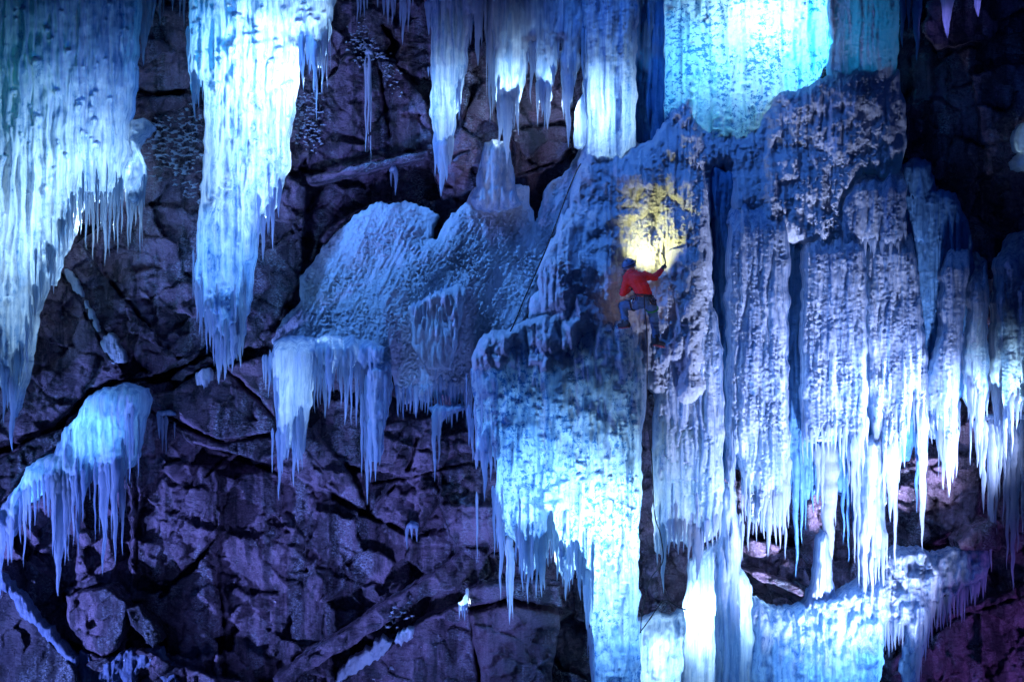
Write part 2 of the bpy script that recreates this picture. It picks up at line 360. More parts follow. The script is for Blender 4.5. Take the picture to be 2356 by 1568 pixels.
SEED = [10]
def ice(name, label, cat, poly, Y, mat='smooth', ic=(), fr=(), kind=None, imat=None, group=None, **kw):
    """an ice formation; ic = listed icicles (x, y0, tip, width); fr = fringes (n, polyline, lmin, lmax, wmin, wmax)"""
    SEED[0] += 13; sd = SEED[0]
    poly = pts(poly) if not isinstance(poly[0], tuple) else poly
    if cat in ('ice curtain', 'ice column', 'icicle') and 'rib' not in kw: kw['rib'] = (.15, 46)
    V, F, look = sheet(poly, Y, seed=sd, **kw)
    o = mesh_obj(name, V, F, ICE[mat]); tag(o, label, cat, group, kind or 'thing')
    rng = random.Random(sd)
    L_ = [(a[0], a[1], a[2], a[3], a[4] if len(a) > 4 else 0) for a in ic]
    for n, line, l0, l1, w0, w1 in fr:
        line = pts(line); seg = [math.dist(line[i], line[i+1]) for i in range(len(line)-1)]; tot = sum(seg)
        for q in range(n):
            u = (q + rng.uniform(.1, .9))/n*tot; i = 0
            while i < len(seg)-1 and u > seg[i]: u -= seg[i]; i += 1
            t = u/seg[i]; x = line[i][0]+(line[i+1][0]-line[i][0])*t; y = line[i][1]+(line[i+1][1]-line[i][1])*t
            v = rng.random()**2.2; ln = l0+(l1-l0)*v
            L_.append((x, y-ln*.25-6, y+ln, (w0+(w1-w0)*(.3*rng.random()+.7*v)), 0))
    more = []
    for x, a, b, w, ln in L_ if cat != 'icicles' else ():     # thinner companions grown against the listed ones
        if rng.random() < .75:
            u = rng.choice((-1, 1))*w*rng.uniform(.45, 1.1); more.append((x+u, a-(rng.uniform(0, 80) if cat == 'ice curtain' and a > 400 else -4), a+(b-a)*rng.uniform(.35, .85), w*rng.uniform(.3, .65), 0))
    L_ = [(x, a, b, w*rng.uniform(.8, 1.3), ln) for x, a, b, w, ln in L_] + more
    for q, (x, a, b, w, ln) in enumerate(L_[:98]):
        V, F = icicle_geo(x, a, b, w*1.15, look(x, a)+w*.35/S, ln, sd+q*7)
        mesh_obj('icicle', V, F, ICE[imat or ('icicle' if mat not in ('deep', 'frost') else mat)], o)
    return o
def cluster(label, Y, L_, mat='smooth', group=None):
    """icicles that hang together from the rock: a small frozen root with icicles under it"""
    x0 = min(a[0]-a[3]*.6 for a in L_); x1 = max(a[0]+a[3]*.6 for a in L_); y0 = min(a[1] for a in L_)
    xm = (x0+x1)/2
    if y0 > 0: Y = min(Y, cliff_depth(xm, y0)-.03)
    poly = [(x0+2, y0-3), (xm-4, y0-8), (xm+5, y0-9), (x1-2, y0-3), (x1, y0+5), (xm, y0+7), (x0, y0+5)]
    return ice('icicle_cluster', label, 'icicles', poly, Y, mat, ic=L_, T=.07, R=8, edge=2, flute=(.02, 8), skirt=.3, group=group)

# ------------------------------------------------------------------ the cliff
def facets():
    # outline, depth at its centre, slope per 100 px in x and y (metres): the slabs one can see
    f = [
     ([300,10,445,10,445,205,380,212,300,205], .85, .10, -.05),
     ([300,228,445,215,440,275,300,275], .75, .05, .0),
     ([285,270,470,240,470,490,290,480], .95, -.1, -.12),
     ([180,560,300,470,480,470,478,800,410,830,330,740], .85, -.10, .05),
     ([330,735,410,830,478,800,545,800,420,880,345,872,300,800], .62, .05, .12),
     ([120,600,180,560,335,745,300,830,240,800], .80, .12, .0),
     ([70,730,135,610,240,800,290,860,200,900,120,985,40,1000,-60,1040,-60,730], .70, .08, .06),
     ([590,430,640,380,705,430,698,560,690,640,600,800,560,800], .60, -.12, .02),
     ([590,20,760,20,740,120,720,330,690,400,640,390,660,250], .9, .05, .0),
     ([740,0,1000,0,1000,170,960,210,905,150,870,120,800,130,740,200], 1.15, .06, -.05),
     ([735,200,800,130,870,140,900,340,800,370,715,400,700,390], .85, .12, .02),
     ([870,130,905,150,985,230,995,345,905,350], .75, -.08, .03),
     ([1040,150,1120,90,1150,330,1110,330,1060,290], .95, .1, .0),
     ([1060,290,1110,330,1100,440,1020,460,1000,400,1000,350], .8, .0, .1),
     ([1180,300,1310,285,1320,350,1290,380,1180,410], .75, -.03, .02),
     ([1190,90,1340,90,1330,280,1180,295], .95, .0, .0),
     ([705,410,985,350,1010,455,850,470,760,520,700,590], 1.7, .0, -.05),
     ([340,930,480,1000,440,1080,500,1100,400,1340,330,1568,300,1568,300,1000], 1.0, .15, .0),
     ([330,1060,520,1070,500,1240,400,1345,420,1400,500,1480,520,1600,330,1600], .85, -.06, -.02),
     ([500,1080,640,1070,760,1130,760,1300,700,1500,520,1560,505,1300], 1.05, -.1, .03),
     ([640,1000,720,985,800,1080,850,1180,760,1130,640,1080], .8, .12, .12),
     ([720,1130,860,1190,960,1230,940,1350,800,1470,640,1540,700,1400], 1.15, .1, .0),
     ([830,980,1000,960,1000,1090,920,1110,850,1180], .9, -.1, .1),
     ([1000,1010,1140,980,1145,1180,1010,1160], .85, .1, .05),
     ([850,1180,920,1100,1010,1080,1010,1160,960,1230], 1.0, .1, .1),
     ([1010,1160,1150,1160,1150,1240,1050,1260], .65, .0, .25),
     ([150,1366,250,1355,290,1390,290,1500,235,1512,160,1470], .55, -.06, .1),
     ([-60,1240,20,1250,150,1360,160,1480,-60,1400], .85, .1, .1),
     ([-60,1330,20,1350,170,1530,180,1640,-60,1640], .75, .15, .05),
     ([180,1230,240,1220,270,1290,250,1350,170,1360], .85, .06, .08),
     ([170,1500,240,1512,330,1490,400,1530,560,1568,560,1650,170,1650], .5, .0, .25),
     ([1470,780,1530,780,1515,1060,1520,1330,1580,1500,1450,1500,1465,1200], .55, .05, .03),
     ([1690,1230,1840,1260,1870,1350,1780,1330,1700,1290], .6, .05, .15),
     ([1700,1050,1960,1050,1960,1240,1700,1230], 1.2, 0, 0),
     ([1950,1050,2270,1050,2240,1220,2120,1250,2040,1290,1960,1330], .95, -.05, .0),
     ([2040,1400,2140,1420,2400,1330,2450,1640,2040,1640], .9, .1, -.05),
     ([2100,130,2420,60,2420,520,2300,540,2200,500,2090,420], 2.2, .0, .0),
     ([2230,170,2420,130,2420,330,2260,330], 1.4, .1, -.1),
    ]
    return [(pts(a), b, c, d) for a, b, c, d in f]
CLIFF = {}
def cliff_depth(px, py):
    i = int(np.clip(np.searchsorted(CLIFF['y'], py), 0, len(CLIFF['y'])-1)); j = int(np.clip(np.searchsorted(CLIFF['x'], px), 0, len(CLIFF['x'])-1))
    return float(CLIFF['z'][i-2:i+3, j-2:j+3].min())
def build_cliff():
    g = 3.1
    xs = np.arange(-700, 3150, g); ys = np.arange(-270, 1850, g)
    X, Y = np.meshgrid(xs, ys)
    rng = np.random.default_rng(5)
    wx = X + 26*fbm(X/120, Y/120, 3, 3) + Y*.25; wy = Y + 26*fbm(X/120, Y/120, 4, 3) - X*.3
    n = 500
    sx = rng.uniform(-700, 3700, n); sy = rng.uniform(-1100, 1900, n)
    dep = rng.normal(0, .22, n); tx = rng.normal(0, .002, n); ty = rng.normal(0, .002, n)
    best = np.full(X.shape, 1e9); sec = np.full(X.shape, 1e9); bi = np.zeros(X.shape, int)
    for i in range(n):
        d = np.hypot(wx-sx[i], (wy-sy[i])*1.25)
        lt = d < best
        sec = np.where(lt, best, np.minimum(sec, d)); best = np.where(lt, d, best); bi = np.where(lt, i, bi)
    Z = 1.35 + dep[bi] + tx[bi]*(wx-sx[bi]) + ty[bi]*(wy-sy[bi]) + .1*np.exp(-(sec-best)/5)
    Z = Z + .5*sstep(1500, 1750, X)*sstep(700, 300, Y)
    jit = 4*gn(X/20, Y/20, 8) + 6*gn(X/60, Y/60, 9)
    for poly, y, gx, gy in facets():
        P_ = np.array(poly); cx, cy = P_.mean(0)
        x0, y0 = P_.min(0)-12; x1, y1 = P_.max(0)+12
        a, b = np.searchsorted(ys, [y0, y1]); c, e = np.searchsorted(xs, [x0, x1])
        s = (slice(a, b), slice(c, e))
        d = sdf(poly, X[s], Y[s]) + jit[s]
        pl = y + gx*(X[s]-cx)/100 + gy*(Y[s]-cy)/100 + (Z[s]-1.35)*.15
        pl = pl + .05*np.exp(-np.abs(d)/4)
        Z[s] = Z[s] + (pl-Z[s])*sstep(-2.5, 2.5, d)
    # hand-traced cracks and overhangs: polyline, half width, depth
    for line, w, dp in (([0,1040,130,985,205,905,280,875,370,872,480,812,540,850], 13, .75), ([500,1232,450,1295,405,1335,370,1370], 9, .4),
                        ([300,205,360,214,445,205], 8, .5), ([640,1085,520,1050,460,1110], 6, .3), ([520,860,560,900,632,975], 14, .5), ([680,1515,760,1470,900,1390,1060,1325], 14, .7),
                        ([1070,1408,1110,1402,1170,1385,1250,1400,1290,1406], 4, .25), ([1290,1406,1300,1480,1280,1520,1310,1568], 3, .2), ([1075,1400,1085,1470,1110,1568], 4, .2),
                        ([880,60,910,100,900,120], 18, .8), ([905,130,985,225], 5, .25), ([1180,405,1290,370,1320,340], 8, .4), ([1010,1080,1080,1065,1140,1075], 6, .4), ([860,1110,960,1095,1010,1080], 6, .3),
                        ([285,1400,320,1390,370,1440,378,1480,350,1490], 20, .5), ([300,1020,318,1200,310,1350], 11, .2), ([2120,1250,2230,1210,2300,1190], 9, .4), ([2080,1500,2200,1420,2356,1370], 7, .3), ([830,1180,900,1210,960,1240], 10, .4), ([960,1010,940,1080], 8, .3), ([170,560,260,650,330,730,410,840], 4, .16), ([160,640,240,760,280,830], 4, .15), ([340,940,450,1010,640,1090], 7, .35), ([2000,1330,2100,1260,2230,1250], 8, .3)):
        p = pts(line); d = np.full(X.shape, 1e9)
        for (ax, ay), (bx, by) in zip(p, p[1:]):
            ex, ey = bx-ax, by-ay; t = np.clip(((X-ax)*ex+(Y-ay)*ey)/(ex*ex+ey*ey), 0, 1)
            d = np.minimum(d, np.hypot(X-ax-ex*t, Y-ay-ey*t))
        w_ = w*.75*(.75+.8*gn(X/34, Y/34, int(w*7)+3))
        d = d + jit*.6*(w/8)**.5
        Z = Z + dp*sstep(1, .3, d/np.maximum(w_, .8))*np.clip(w_/4, 0, 1)
    qx, qy = X+Y*.35+9*fbm(X/50, Y/50, 70, 3), Y-X*.3+9*fbm(X/50, Y/50, 71, 3)
    for sc_, am, tl, s in ((105, .16, .8, 200), (44, .06, .42, 210), (17, .015, .10, 220)):
        b1, b2, hh, t1, t2 = vor(qx/sc_, qy/(sc_*.8), s)
        msk = sstep(-.5, .4, gn(X/150, Y/150, s+5)) if sc_ < 50 else 1
        Z = Z + msk*(am*(hh-.5) + tl*(t1+t2) + am*.35*np.exp(-(b2-b1)*sc_/2.2))
    Z = Z - .035*fbm(X/90, Y/90, 40, 3) - .010*(1-2*np.abs(gn(X/26, Y/13, 41))) - .006*(1-2*np.abs(gn(X/11, Y/5, 42)))
    CLIFF.update(x=xs, y=ys, z=Z)
    k = (D+Z)/D
    V = np.stack([(X-W/2)/S*k, Z, ZC+(H/2-Y)/S*k], -1).reshape(-1, 3)
    ny, nx = X.shape
    i, j = np.meshgrid(np.arange(ny-1), np.arange(nx-1), indexing='ij')
    F = np.stack([(i+1)*nx+j, (i+1)*nx+j+1, i*nx+j+1, i*nx+j], -1).reshape(-1, 4)
    o = mesh_obj('cliff', V, F, ROCK); tag(o, kind='structure')
    return o
build_cliff()
# snowy ground at the foot of the fall, below the picture
gx = np.linspace(-60, 60, 60); gyy = np.linspace(-60, 6, 40); GX, GY = np.meshgrid(gx, gyy)
GV = np.stack([GX, GY, .6*fbm(GX/9, GY/9, 60, 3) - .2], -1).reshape(-1, 3)
i, j = np.meshgrid(np.arange(39), np.arange(59), indexing='ij')
tag(mesh_obj('ground', GV, np.stack([i*60+j, i*60+j+1, (i+1)*60+j+1, (i+1)*60+j], -1).reshape(-1, 4), ICE['crust']), kind='structure')

def rock(name, label, poly, Y, mat=ROCK, **kw):
    SEED[0] += 13
    a = dict(T=.12, R=7, edge=2.2, flute=(0, 9), crust=(0, 22, 15), lump=(.06, 50), skirt=.7, facet=(.06, 60)); a.update(kw)
    V, F, _ = sheet(pts(poly), Y, seed=SEED[0], **a)
    return tag(mesh_obj(name, V, F, mat), label, 'rock', None, 'thing')
rock('rock_ledge', 'long thin slanting rock ledge with a pale frosted top edge above the dark hollow', [704,408,760,394,850,374,930,357,985,346,985,360,930,372,850,392,770,410,708,424], .45, sl=(-.0004, .004))
rock('rock_slab', 'sloping slab with a frosty pale streak under the tip of the pitted icicle', [345,908,400,895,470,850,505,848,545,872,600,930,636,968,640,990,590,1000,510,1012,470,1000,420,972,370,935], .55, sl=(.0006, -.004), crust=(.0, 20, 10))
rock('rock_block', 'smooth reddish block wedged left of the wide hanging ice column', [522,848,560,828,612,822,634,880,634,960,600,920,560,880], .5, sl=(-.001, -.003), mat=ROCKR)
rock('rock_slab', 'cracked layered slab below the frost streaked slab', [368,962,420,985,505,1022,560,1012,636,1002,640,1050,600,1062,520,1040,440,1020], .42, sl=(.001, -.003), mat=ROCK)
rock('rock_block', 'dark broken block at the left edge under the long icicles', [-30,1065,30,1040,80,1005,145,985,160,1010,130,1030,70,1070,10,1150,-30,1180], .35, mat=ROCKD, lump=(.12, 26))
rock('rock_block', 'red stained bulging boulder at the bottom below the glowing ice drip', [1078,1412,1110,1404,1170,1390,1250,1404,1285,1412,1290,1440,1278,1490,1270,1560,1270,1640,1120,1640,1105,1560,1088,1470], .55, mat=ROCKR, T=.25, R=30, sl=(0, -.0006))
rock('rock_block', 'squared block with an upper ledge beside the glowing ice drip', [1078,1360,1110,1343,1200,1338,1290,1345,1292,1392,1250,1390,1170,1374,1110,1390,1078,1398], .5, sl=(0, -.002))
rock('rock_slab', 'long diagonal rock shelf rising from lower left to the glowing ice drip', [630,1560,700,1505,800,1445,900,1375,960,1340,1030,1290,1064,1262,1120,1240,1140,1262,1075,1330,1058,1352,980,1372,890,1432,800,1490,700,1545,640,1600], .6, sl=(.0006, -.005))
rock('rock_slab', 'frost speckled dark slab at the bottom left of the red boulder', [780,1572,880,1500,960,1430,1050,1392,1078,1402,1090,1480,1108,1640,760,1640], .62, sl=(.0008, -.0015), crust=(.0, 18, 9))
rock('rock_block', 'angular block with a pale edge at the lower left under the blue ice flow', [152,1370,200,1356,252,1352,290,1385,288,1440,262,1500,235,1508,190,1490,156,1440], .3, mat=ROCK, sl=(-.002, .001))
rock('rock_slab', 'steep tilted slab with a pale frosted edge in the lower left corner', [-40,1335,0,1330,60,1400,130,1490,170,1530,190,1640,-40,1640], .3, mat=ROCKD, sl=(-.0015, -.001))
rock('rock_block', 'dark pointed block in the crack of the lower left wall', [285,1398,320,1392,352,1430,376,1470,352,1488,336,1476,305,1440], .25, mat=ROCKD, sl=(.002, 0))
rock('rock_block', 'flat boulder on the cliff between the white curtains and the lower right ice flow', [2203,1245,2232,1215,2275,1195,2300,1200,2300,1262,2270,1268,2210,1266], .2, mat=ROCK, T=.25, R=20)
rock('rock_slab', 'pointed dark slab below the lavender icicle fringe right of the bright block', [1712,1310,1760,1316,1830,1345,1850,1358,1848,1372,1800,1352,1740,1330], .1, sl=(0, -.006))
rock('rock_block', 'frost dusted corner of rock with a rounded top behind the central icicles', [1062,205,1072,192,1084,212,1076,245,1062,270,1058,240], .6)

# ------------------------------------------------------------------ ice, back to front
ice('ice_curtain', 'glowing turquoise speckled ice curtain at the top, brightly lit from behind', 'ice curtain',
    [1528,-60,1910,-60,1905,140,1880,195,1830,225,1800,240,1760,300,1710,330,1640,330,1590,300,1560,300,1528,300], .55, 'speckle', rib=(.12, 60), T=.3, R=40, pits=(500, 3, 9, .07), flute=(.05, 26), crust=(.035, 9, 8), fs=20, sl=(0, 0))
ice('ice_curtain', 'dark teal recessed ice wall left of the glowing turquoise curtain', 'ice curtain',
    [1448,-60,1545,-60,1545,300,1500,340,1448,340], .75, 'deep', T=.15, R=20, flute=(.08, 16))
ice('ice_column', 'blue textured ice column right of the glowing turquoise curtain', 'ice column',
    [1900,-60,2066,-60,2070,60,2062,180,2040,230,1960,220,1915,200], .42, 'crust', T=.35, R=45, flute=(.08, 24), crust=(.04, 9, 9))
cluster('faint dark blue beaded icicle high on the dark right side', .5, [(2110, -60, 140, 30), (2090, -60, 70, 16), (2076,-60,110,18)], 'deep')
cluster('dim violet icicle stub at the top right with a pale lit tip', .5, [(2178, -60, 88, 30)], 'smooth')
cluster('small faint violet icicle nearest the top right corner', .5, [(2250, -60, 40, 27)], 'smooth')

ice('ice_column', 'bright pitted ice pillar below the dark top centre reaching down to the snowy mound', 'ice column',
    [1330,-60,1472,-60,1466,100,1464,280,1462,340,1440,380,1338,380,1345,330,1349,270,1338,205,1339,150,1332,60], .25, 'pitted', T=.4, R=50, flute=(.06, 20), crust=(.03, 9, 7),
    ic=[(1341,60,215,10),(1348,180,268,9)])
ice('ice_curtain', 'wide fringe of hanging icicles with a glowing white tip at top centre', 'ice curtain',
    [1119,-60,1345,-60,1342,60,1331,140,1326,175,1318,215,1305,225,1294,160,1289,95,1281,160,1268,226,1252,240,1238,225,1232,160,1221,100,1213,135,1203,200,1193,240,1180,265,1160,268,1146,240,1139,190,1136,120,1122,60], .15, 'smooth', T=.28, R=22, flute=(.07, 13), crust=(.012, 9, 9),
    ic=[(1127,-20,288,14),(1133,60,262,9),(1156,210,311,13),(1166,215,378,21),(1175,210,300,12),(1182,205,298,11),(1191,200,311,12),(1147,180,275,10),(1222,90,241,13),(1238,180,291,13),(1252,190,296,12),(1261,190,299,14),(1246,180,270,10),(1296,120,274,11),(1307,170,340,15),(1317,130,245,10),(1322,120,200,9),(1213,120,172,8),(1273,150,200,9),(1286,90,150,7),(1228,95,170,8)])
ice('icicle_mass', 'long tapering central icicle with a ragged split tip left of the glowing fringe', 'icicle',
    [985,-60,1118,-60,1112,0,1095,55,1087,40,1082,80,1074,130,1066,185,1055,240,1046,300,1038,345,1028,375,1016,395,1005,370,998,320,991,260,991,180,992,100,988,30], -.05, 'pitted', T=.32, R=30, flute=(.06, 15), crust=(.012, 10, 9),
    ic=[(987,0,82,12),(1002,300,407,9),(1016,320,452,17),(1026,320,417,13),(1034,310,383,12),(1009,330,400,9),(1100,-20,152,16),(1108,-20,105,11),(1117,-30,100,10),(1072,80,164,9),(1056,180,277,7),(1051,200,250,8),(1082,30,105,8),(993,150,190,7)])
cluster('short icicles hanging from the top edge left of the small dark void', .5, [(822, -60, 53, 11), (829, -60, 42, 8), (838, -60, 40, 9), (846, -60, 22, 7), (869, -60, 18, 8)])
cluster('row of short icicles hanging from the top edge above the small dark void', .5, [(883, -60, 38, 10), (892, -60, 56, 10), (903, -60, 57, 12), (909, -60, 38, 8)])
cluster('pointed twin icicles from the top edge just left of the long central icicle', .4, [(928, -60, 104, 17), (940, -60, 74, 13), (922, -60, 62, 9), (951,-60,14,9)])
cluster('broken hanging ice shard beside the dark rock stripe at upper left', .2, [(330, -60, 152, 22), (344, -60, 82, 18), (336, -60, 110, 16), (352, -60, 60, 12)], 'pitted')
cluster('narrow short icicles over the purple rock stripe at the top left', .4, [(368, -60, 60, 11), (376, -60, 30, 7), (398, -60, 26, 9), (414, -60, 40, 8), (423, -60, 63, 9)])

ice('ice_curtain', 'pitted ice curtain hanging from the top, blazing white along its right side', 'ice curtain',
    [436,-60,772,-60,764,0,752,80,745,130,735,150,712,140,697,105,687,110,684,170,675,232,668,300,660,380,645,430,641,460,625,480,612,500,598,515,590,540,584,600,578,650,570,700,563,755,555,790,540,815,520,835,508,840,503,820,490,780,478,740,465,730,454,725,450,640,452,560,460,500,467,400,470,300,470,200,452,190,444,240,434,160], -.25, 'pitted', rib=(.1, 60), T=.55, R=62, g=2.6, pits=(420, 4, 17, .13), flute=(.07, 24), crust=(.012, 12, 8), lump=(.1, 40),
    ic=[(433,60,168,9),(448,160,277,12),(440,120,210,8),(457,180,250,8),(452,640,742,9),(460,650,770,10),(475,690,815,11),(483,700,800,10),(492,720,842,11),(503,760,884,15),(510,770,860,11),(517,770,874,14),(526,740,850,11),(535,740,858,13),(545,720,830,11),(552,720,846,11),(558,700,818,11),(563,640,760,9),(642,410,502,10),(632,430,480,8),(605,490,602,12),(627,450,574,9),(617,470,540,8),(692,70,170,10),(697,80,211,9),(707,80,150,10),(722,90,212,11),(728,90,278,9),(735,90,180,8),(742,80,218,9),(753,40,208,8),(716,80,165,8),(747,60,170,8)])
ice('ice_curtain', 'huge ice curtain in the top left corner, dark above and white below', 'ice curtain',
    [-90,-60,318,-60,317,0,312,100,307,200,299,250,293,300,288,367,280,420,262,455,240,466,210,462,192,452,180,480,166,530,148,575,137,592,126,630,118,655,108,640,100,660,88,700,80,725,74,770,66,830,56,880,46,900,38,940,28,960,20,930,12,910,0,880,-90,860], -.35, 'pitted', rib=(.1, 60), T=.5, R=60, g=2.6, pits=(420, 3, 13, .10), flute=(.08, 26), crust=(.008, 12, 9), lump=(.1, 60),
    ic=[(28,850,1037,22),(8,820,974,15),(18,840,940,12),(38,800,935,14),(48,780,900,13),(-14,820,960,18),(62,740,850,11),(80,650,730,10),(92,620,700,9),(117,560,668,12),(124,570,676,9),(111,560,640,9),(137,500,598,9),(146,500,606,8),(157,480,582,9),(166,440,560,8),(186,430,540,9),(198,440,574,8),(214,440,598,9),(224,440,560,7),(241,440,612,9),(252,440,590,8),(262,430,560,8),(271,420,585,8),(280,400,540,9),(206,440,520,7),(233,440,530,7),(172,450,530,8),(100,600,690,8),(72,700,790,9)])
ice('snow_crust', 'rippled white snow crust on the rock between the two upper left curtains', 'snow crust',
    [288,300,330,270,380,262,430,235,470,245,470,480,430,480,400,430,350,420,300,330], .55, 'frost', thr=16, T=.06, R=8, g=2.4, flute=(0, 9), crust=(.04, 12, 6), edge=0, skirt=.08, sl=(-.0005, -.001), kind='stuff')
ice('snow_cushion', 'lumpy white snow cushion at the lower right of the huge left curtain', 'snow',
    [286,275,330,276,352,290,330,318,312,340,328,380,330,420,318,440,322,460,305,470,290,462,283,420,285,340], .1, 'smooth', T=.3, R=22, flute=(0, 9), crust=(.05, 16, 16), lump=(.2, 22),
    ic=[(300,440,560,8),(312,440,520,7),(322,430,600,6),(332,400,480,6),(294,440,575,7)])
ice('frost', 'patchy white frost specks on the rock right of the pitted curtain', 'frost', [670,215,745,195,745,330,720,360,690,330,668,340], .55, 'frost', thr=15, ths=.6, T=.05, R=6, g=1.8, flute=(0, 9), crust=(.03, 10, 6), edge=0, skirt=.06, kind='stuff')
ice('frost', 'glinting white frost specks on the wet rock beside the small dark void', 'frost', [790,60,840,40,880,110,905,130,925,170,925,230,895,210,870,140,830,160,800,120], .6, 'frost', thr=13, ths=.6, T=.05, R=6, g=1.8, flute=(0, 9), crust=(.03, 8, 6), edge=0, skirt=.06, kind='stuff')
cluster('thin ice threads running down the wet rock below the frost specks', .6, [(841, 130, 350, 7), (848, 120, 330, 9), (853, 150, 385, 7)], 'frost')
cluster('two faint icicles in the dark hollow under the slanting ledge', .7, [(910, 388, 450, 9), (900, 395, 430, 5)])

# centre slope
ice('ice_column', 'rounded frozen column standing on the slope under the glowing tip', 'ice column',
    [1106,350,1116,330,1140,322,1160,324,1174,338,1178,360,1180,400,1188,440,1200,470,1150,490,1090,480,1080,460,1094,430,1100,390], .35, 'smooth', T=.34, R=36, flute=(.05, 10), crust=(.02, 9, 9), lump=(.1, 30))
ice('ice_block', 'pale ice piece leaning on the left foot of the pitted pillar', 'ice',
    [1328,232,1342,215,1350,250,1352,330,1340,345,1326,335,1322,290], .3, 'smooth', T=.2, R=14, flute=(.03, 9))
slope_dep = lambda X, Y: .55*sstep(800, 420, Y) - .25*np.exp(-((X-Y*-.9-1560)/130)**2) - .15*np.exp(-((X-880)/90)**2-((Y-560)/90)**2) + .3*np.exp(-((X-1010)/40)**2-((Y-735)/90)**2)
ice('ice_slope', 'broad crusty blue ice slope flowing down left from the pillar foot', 'ice slope',
    [628,782,650,740,688,690,694,640,735,585,790,515,850,472,925,462,985,478,1012,492,998,522,986,552,1002,548,1026,516,1050,486,1072,458,1096,432,1180,422,1214,430,1226,500,1234,524,1240,480,1246,440,1300,390,1338,340,1352,380,1330,450,1300,520,1262,600,1244,660,1214,720,1190,770,1140,800,1105,820,1095,870,1085,925,1060,922,1010,902,985,925,960,912,930,926,905,888,900,850,895,832,850,822,800,815,740,812,680,830,640,822],
    .26, 'crust', T=.13, R=60, g=2.6, edge=4, flute=(.02, 15), ang=.5, crust=(.07, 9, 5), lump=(.12, 110), dep=slope_dep, fs=7, skirt=.8,
    ic=[(915,880,958,10),(928,880,965,9),(945,880,950,8),(958,880,962,10),(972,880,945,8),(985,880,955,10),(1000,870,930,9),(1014,860,948,10),(1028,860,925,8),(1040,870,955,10),(1052,870,940,9),(1064,880,962,10),(1076,870,948,9),(1085,880,975,9),(922,890,948,6),(937,890,945,7),(952,890,955,6),(978,890,950,7),(993,880,945,7),(1006,880,940,7),(1022,870,940,6),(1047,880,950,7),(1070,880,955,7)], imat='smooth')
ice('icicle_cluster', 'dark fluted organ pipe icicles in the shaded pocket of the blue slope', 'icicles',
    [942,705,975,690,1010,670,1050,650,1070,640,1062,720,1050,790,1035,850,985,850,950,800], -.22, 'crust', T=.1, R=10, flute=(.09, 8), crust=(.01, 8, 8), edge=3, ftop=40,
    ic=[(952,695,800,11),(964,690,830,12),(977,685,850,11),(990,672,845,12),(1002,668,880,12),(1015,662,860,11),(1027,655,830,11),(1040,650,800,11),(1052,645,770,10),(1063,640,740,9)])
ice('ice_column', 'wide hanging ice column with two ragged points at the left end of the blue slope', 'icicle',
    [630,786,660,766,700,762,735,775,732,830,722,862,712,910,705,960,698,1010,694,1045,686,1060,676,1050,668,1020,660,1045,648,1060,640,1040,638,990,634,900,630,840], -.5, 'smooth', T=.38, R=36, flute=(.06, 14), crust=(.015, 9, 7), ftop=50,
    ic=[(643,980,1151,14),(650,990,1090,10),(677,960,1121,14),(687,950,1090,12),(694,930,1080,10),(663,970,1060,10),(634,860,966,9),(638,900,990,8),(608,815,880,7),(613,815,898,7),(619,815,915,7),(624,810,850,6),(629,800,900,7),(717,800,900,8),(724,810,950,9),(731,800,940,8)])
ice('ice_curtain', 'short glowing fringe of icicles under the lip of the blue slope', 'ice curtain',
    [722,778,760,762,800,765,850,780,880,800,880,835,845,835,835,850,820,835,800,860,788,830,770,845,758,870,745,840,735,860,726,820], -.55, 'smooth', T=.2, R=20, flute=(.06, 10), ftop=40,
    ic=[(738,800,930,9),(747,790,962,15),(757,800,940,12),(768,790,905,10),(777,790,880,9),(786,800,940,11),(795,800,978,12),(807,800,980,11),(819,790,984,13),(828,800,930,9),(834,790,952,11),(842,790,900,9),(752,810,900,9),(801,810,920,8),(862,800,870,9),(852,800,880,8)])
ice('icicle_mass', 'beaded glassy icicle slab with a long needle tip right of the short glowing fringe', 'icicle',
    [846,830,870,822,898,835,898,880,894,930,886,980,878,1030,866,1060,856,1060,850,1020,846,950,843,880], -.55, 'smooth', T=.22, R=22, flute=(.05, 10), crust=(.02, 10, 8), ftop=30,
    ic=[(845,900,1160,12),(852,960,1110,12),(864,980,1107,13),(874,960,1070,11),(886,850,988,11),(893,850,960,8),(842,860,1060,7)])
ice('ice_ledge', 'small ice shelf with two long drips under the fluted slope fringe', 'icicle',
    [990,940,1005,932,1035,938,1060,932,1069,940,1050,950,1030,955,1018,975,1010,1000,1002,1000,994,965], .1, 'smooth', T=.25, R=14, flute=(.03, 9), skirt=.5,
    ic=[(999,945,1108,14),(1010,945,1070,10),(1040,940,985,7),(1028,940,975,6),(1052,938,970,6)])
ice('ice_splat', 'small pale ice splat on the rock between the pitted icicle and the slab', 'ice',
    [452,860,462,850,472,842,484,850,490,862,482,880,476,872,470,888,464,874,456,878], .45, 'crust', T=.05, R=12, flute=(.03, 7), skirt=.3, edge=5,
    ic=[(462,862,888,5),(470,866,896,6),(480,862,884,5)])
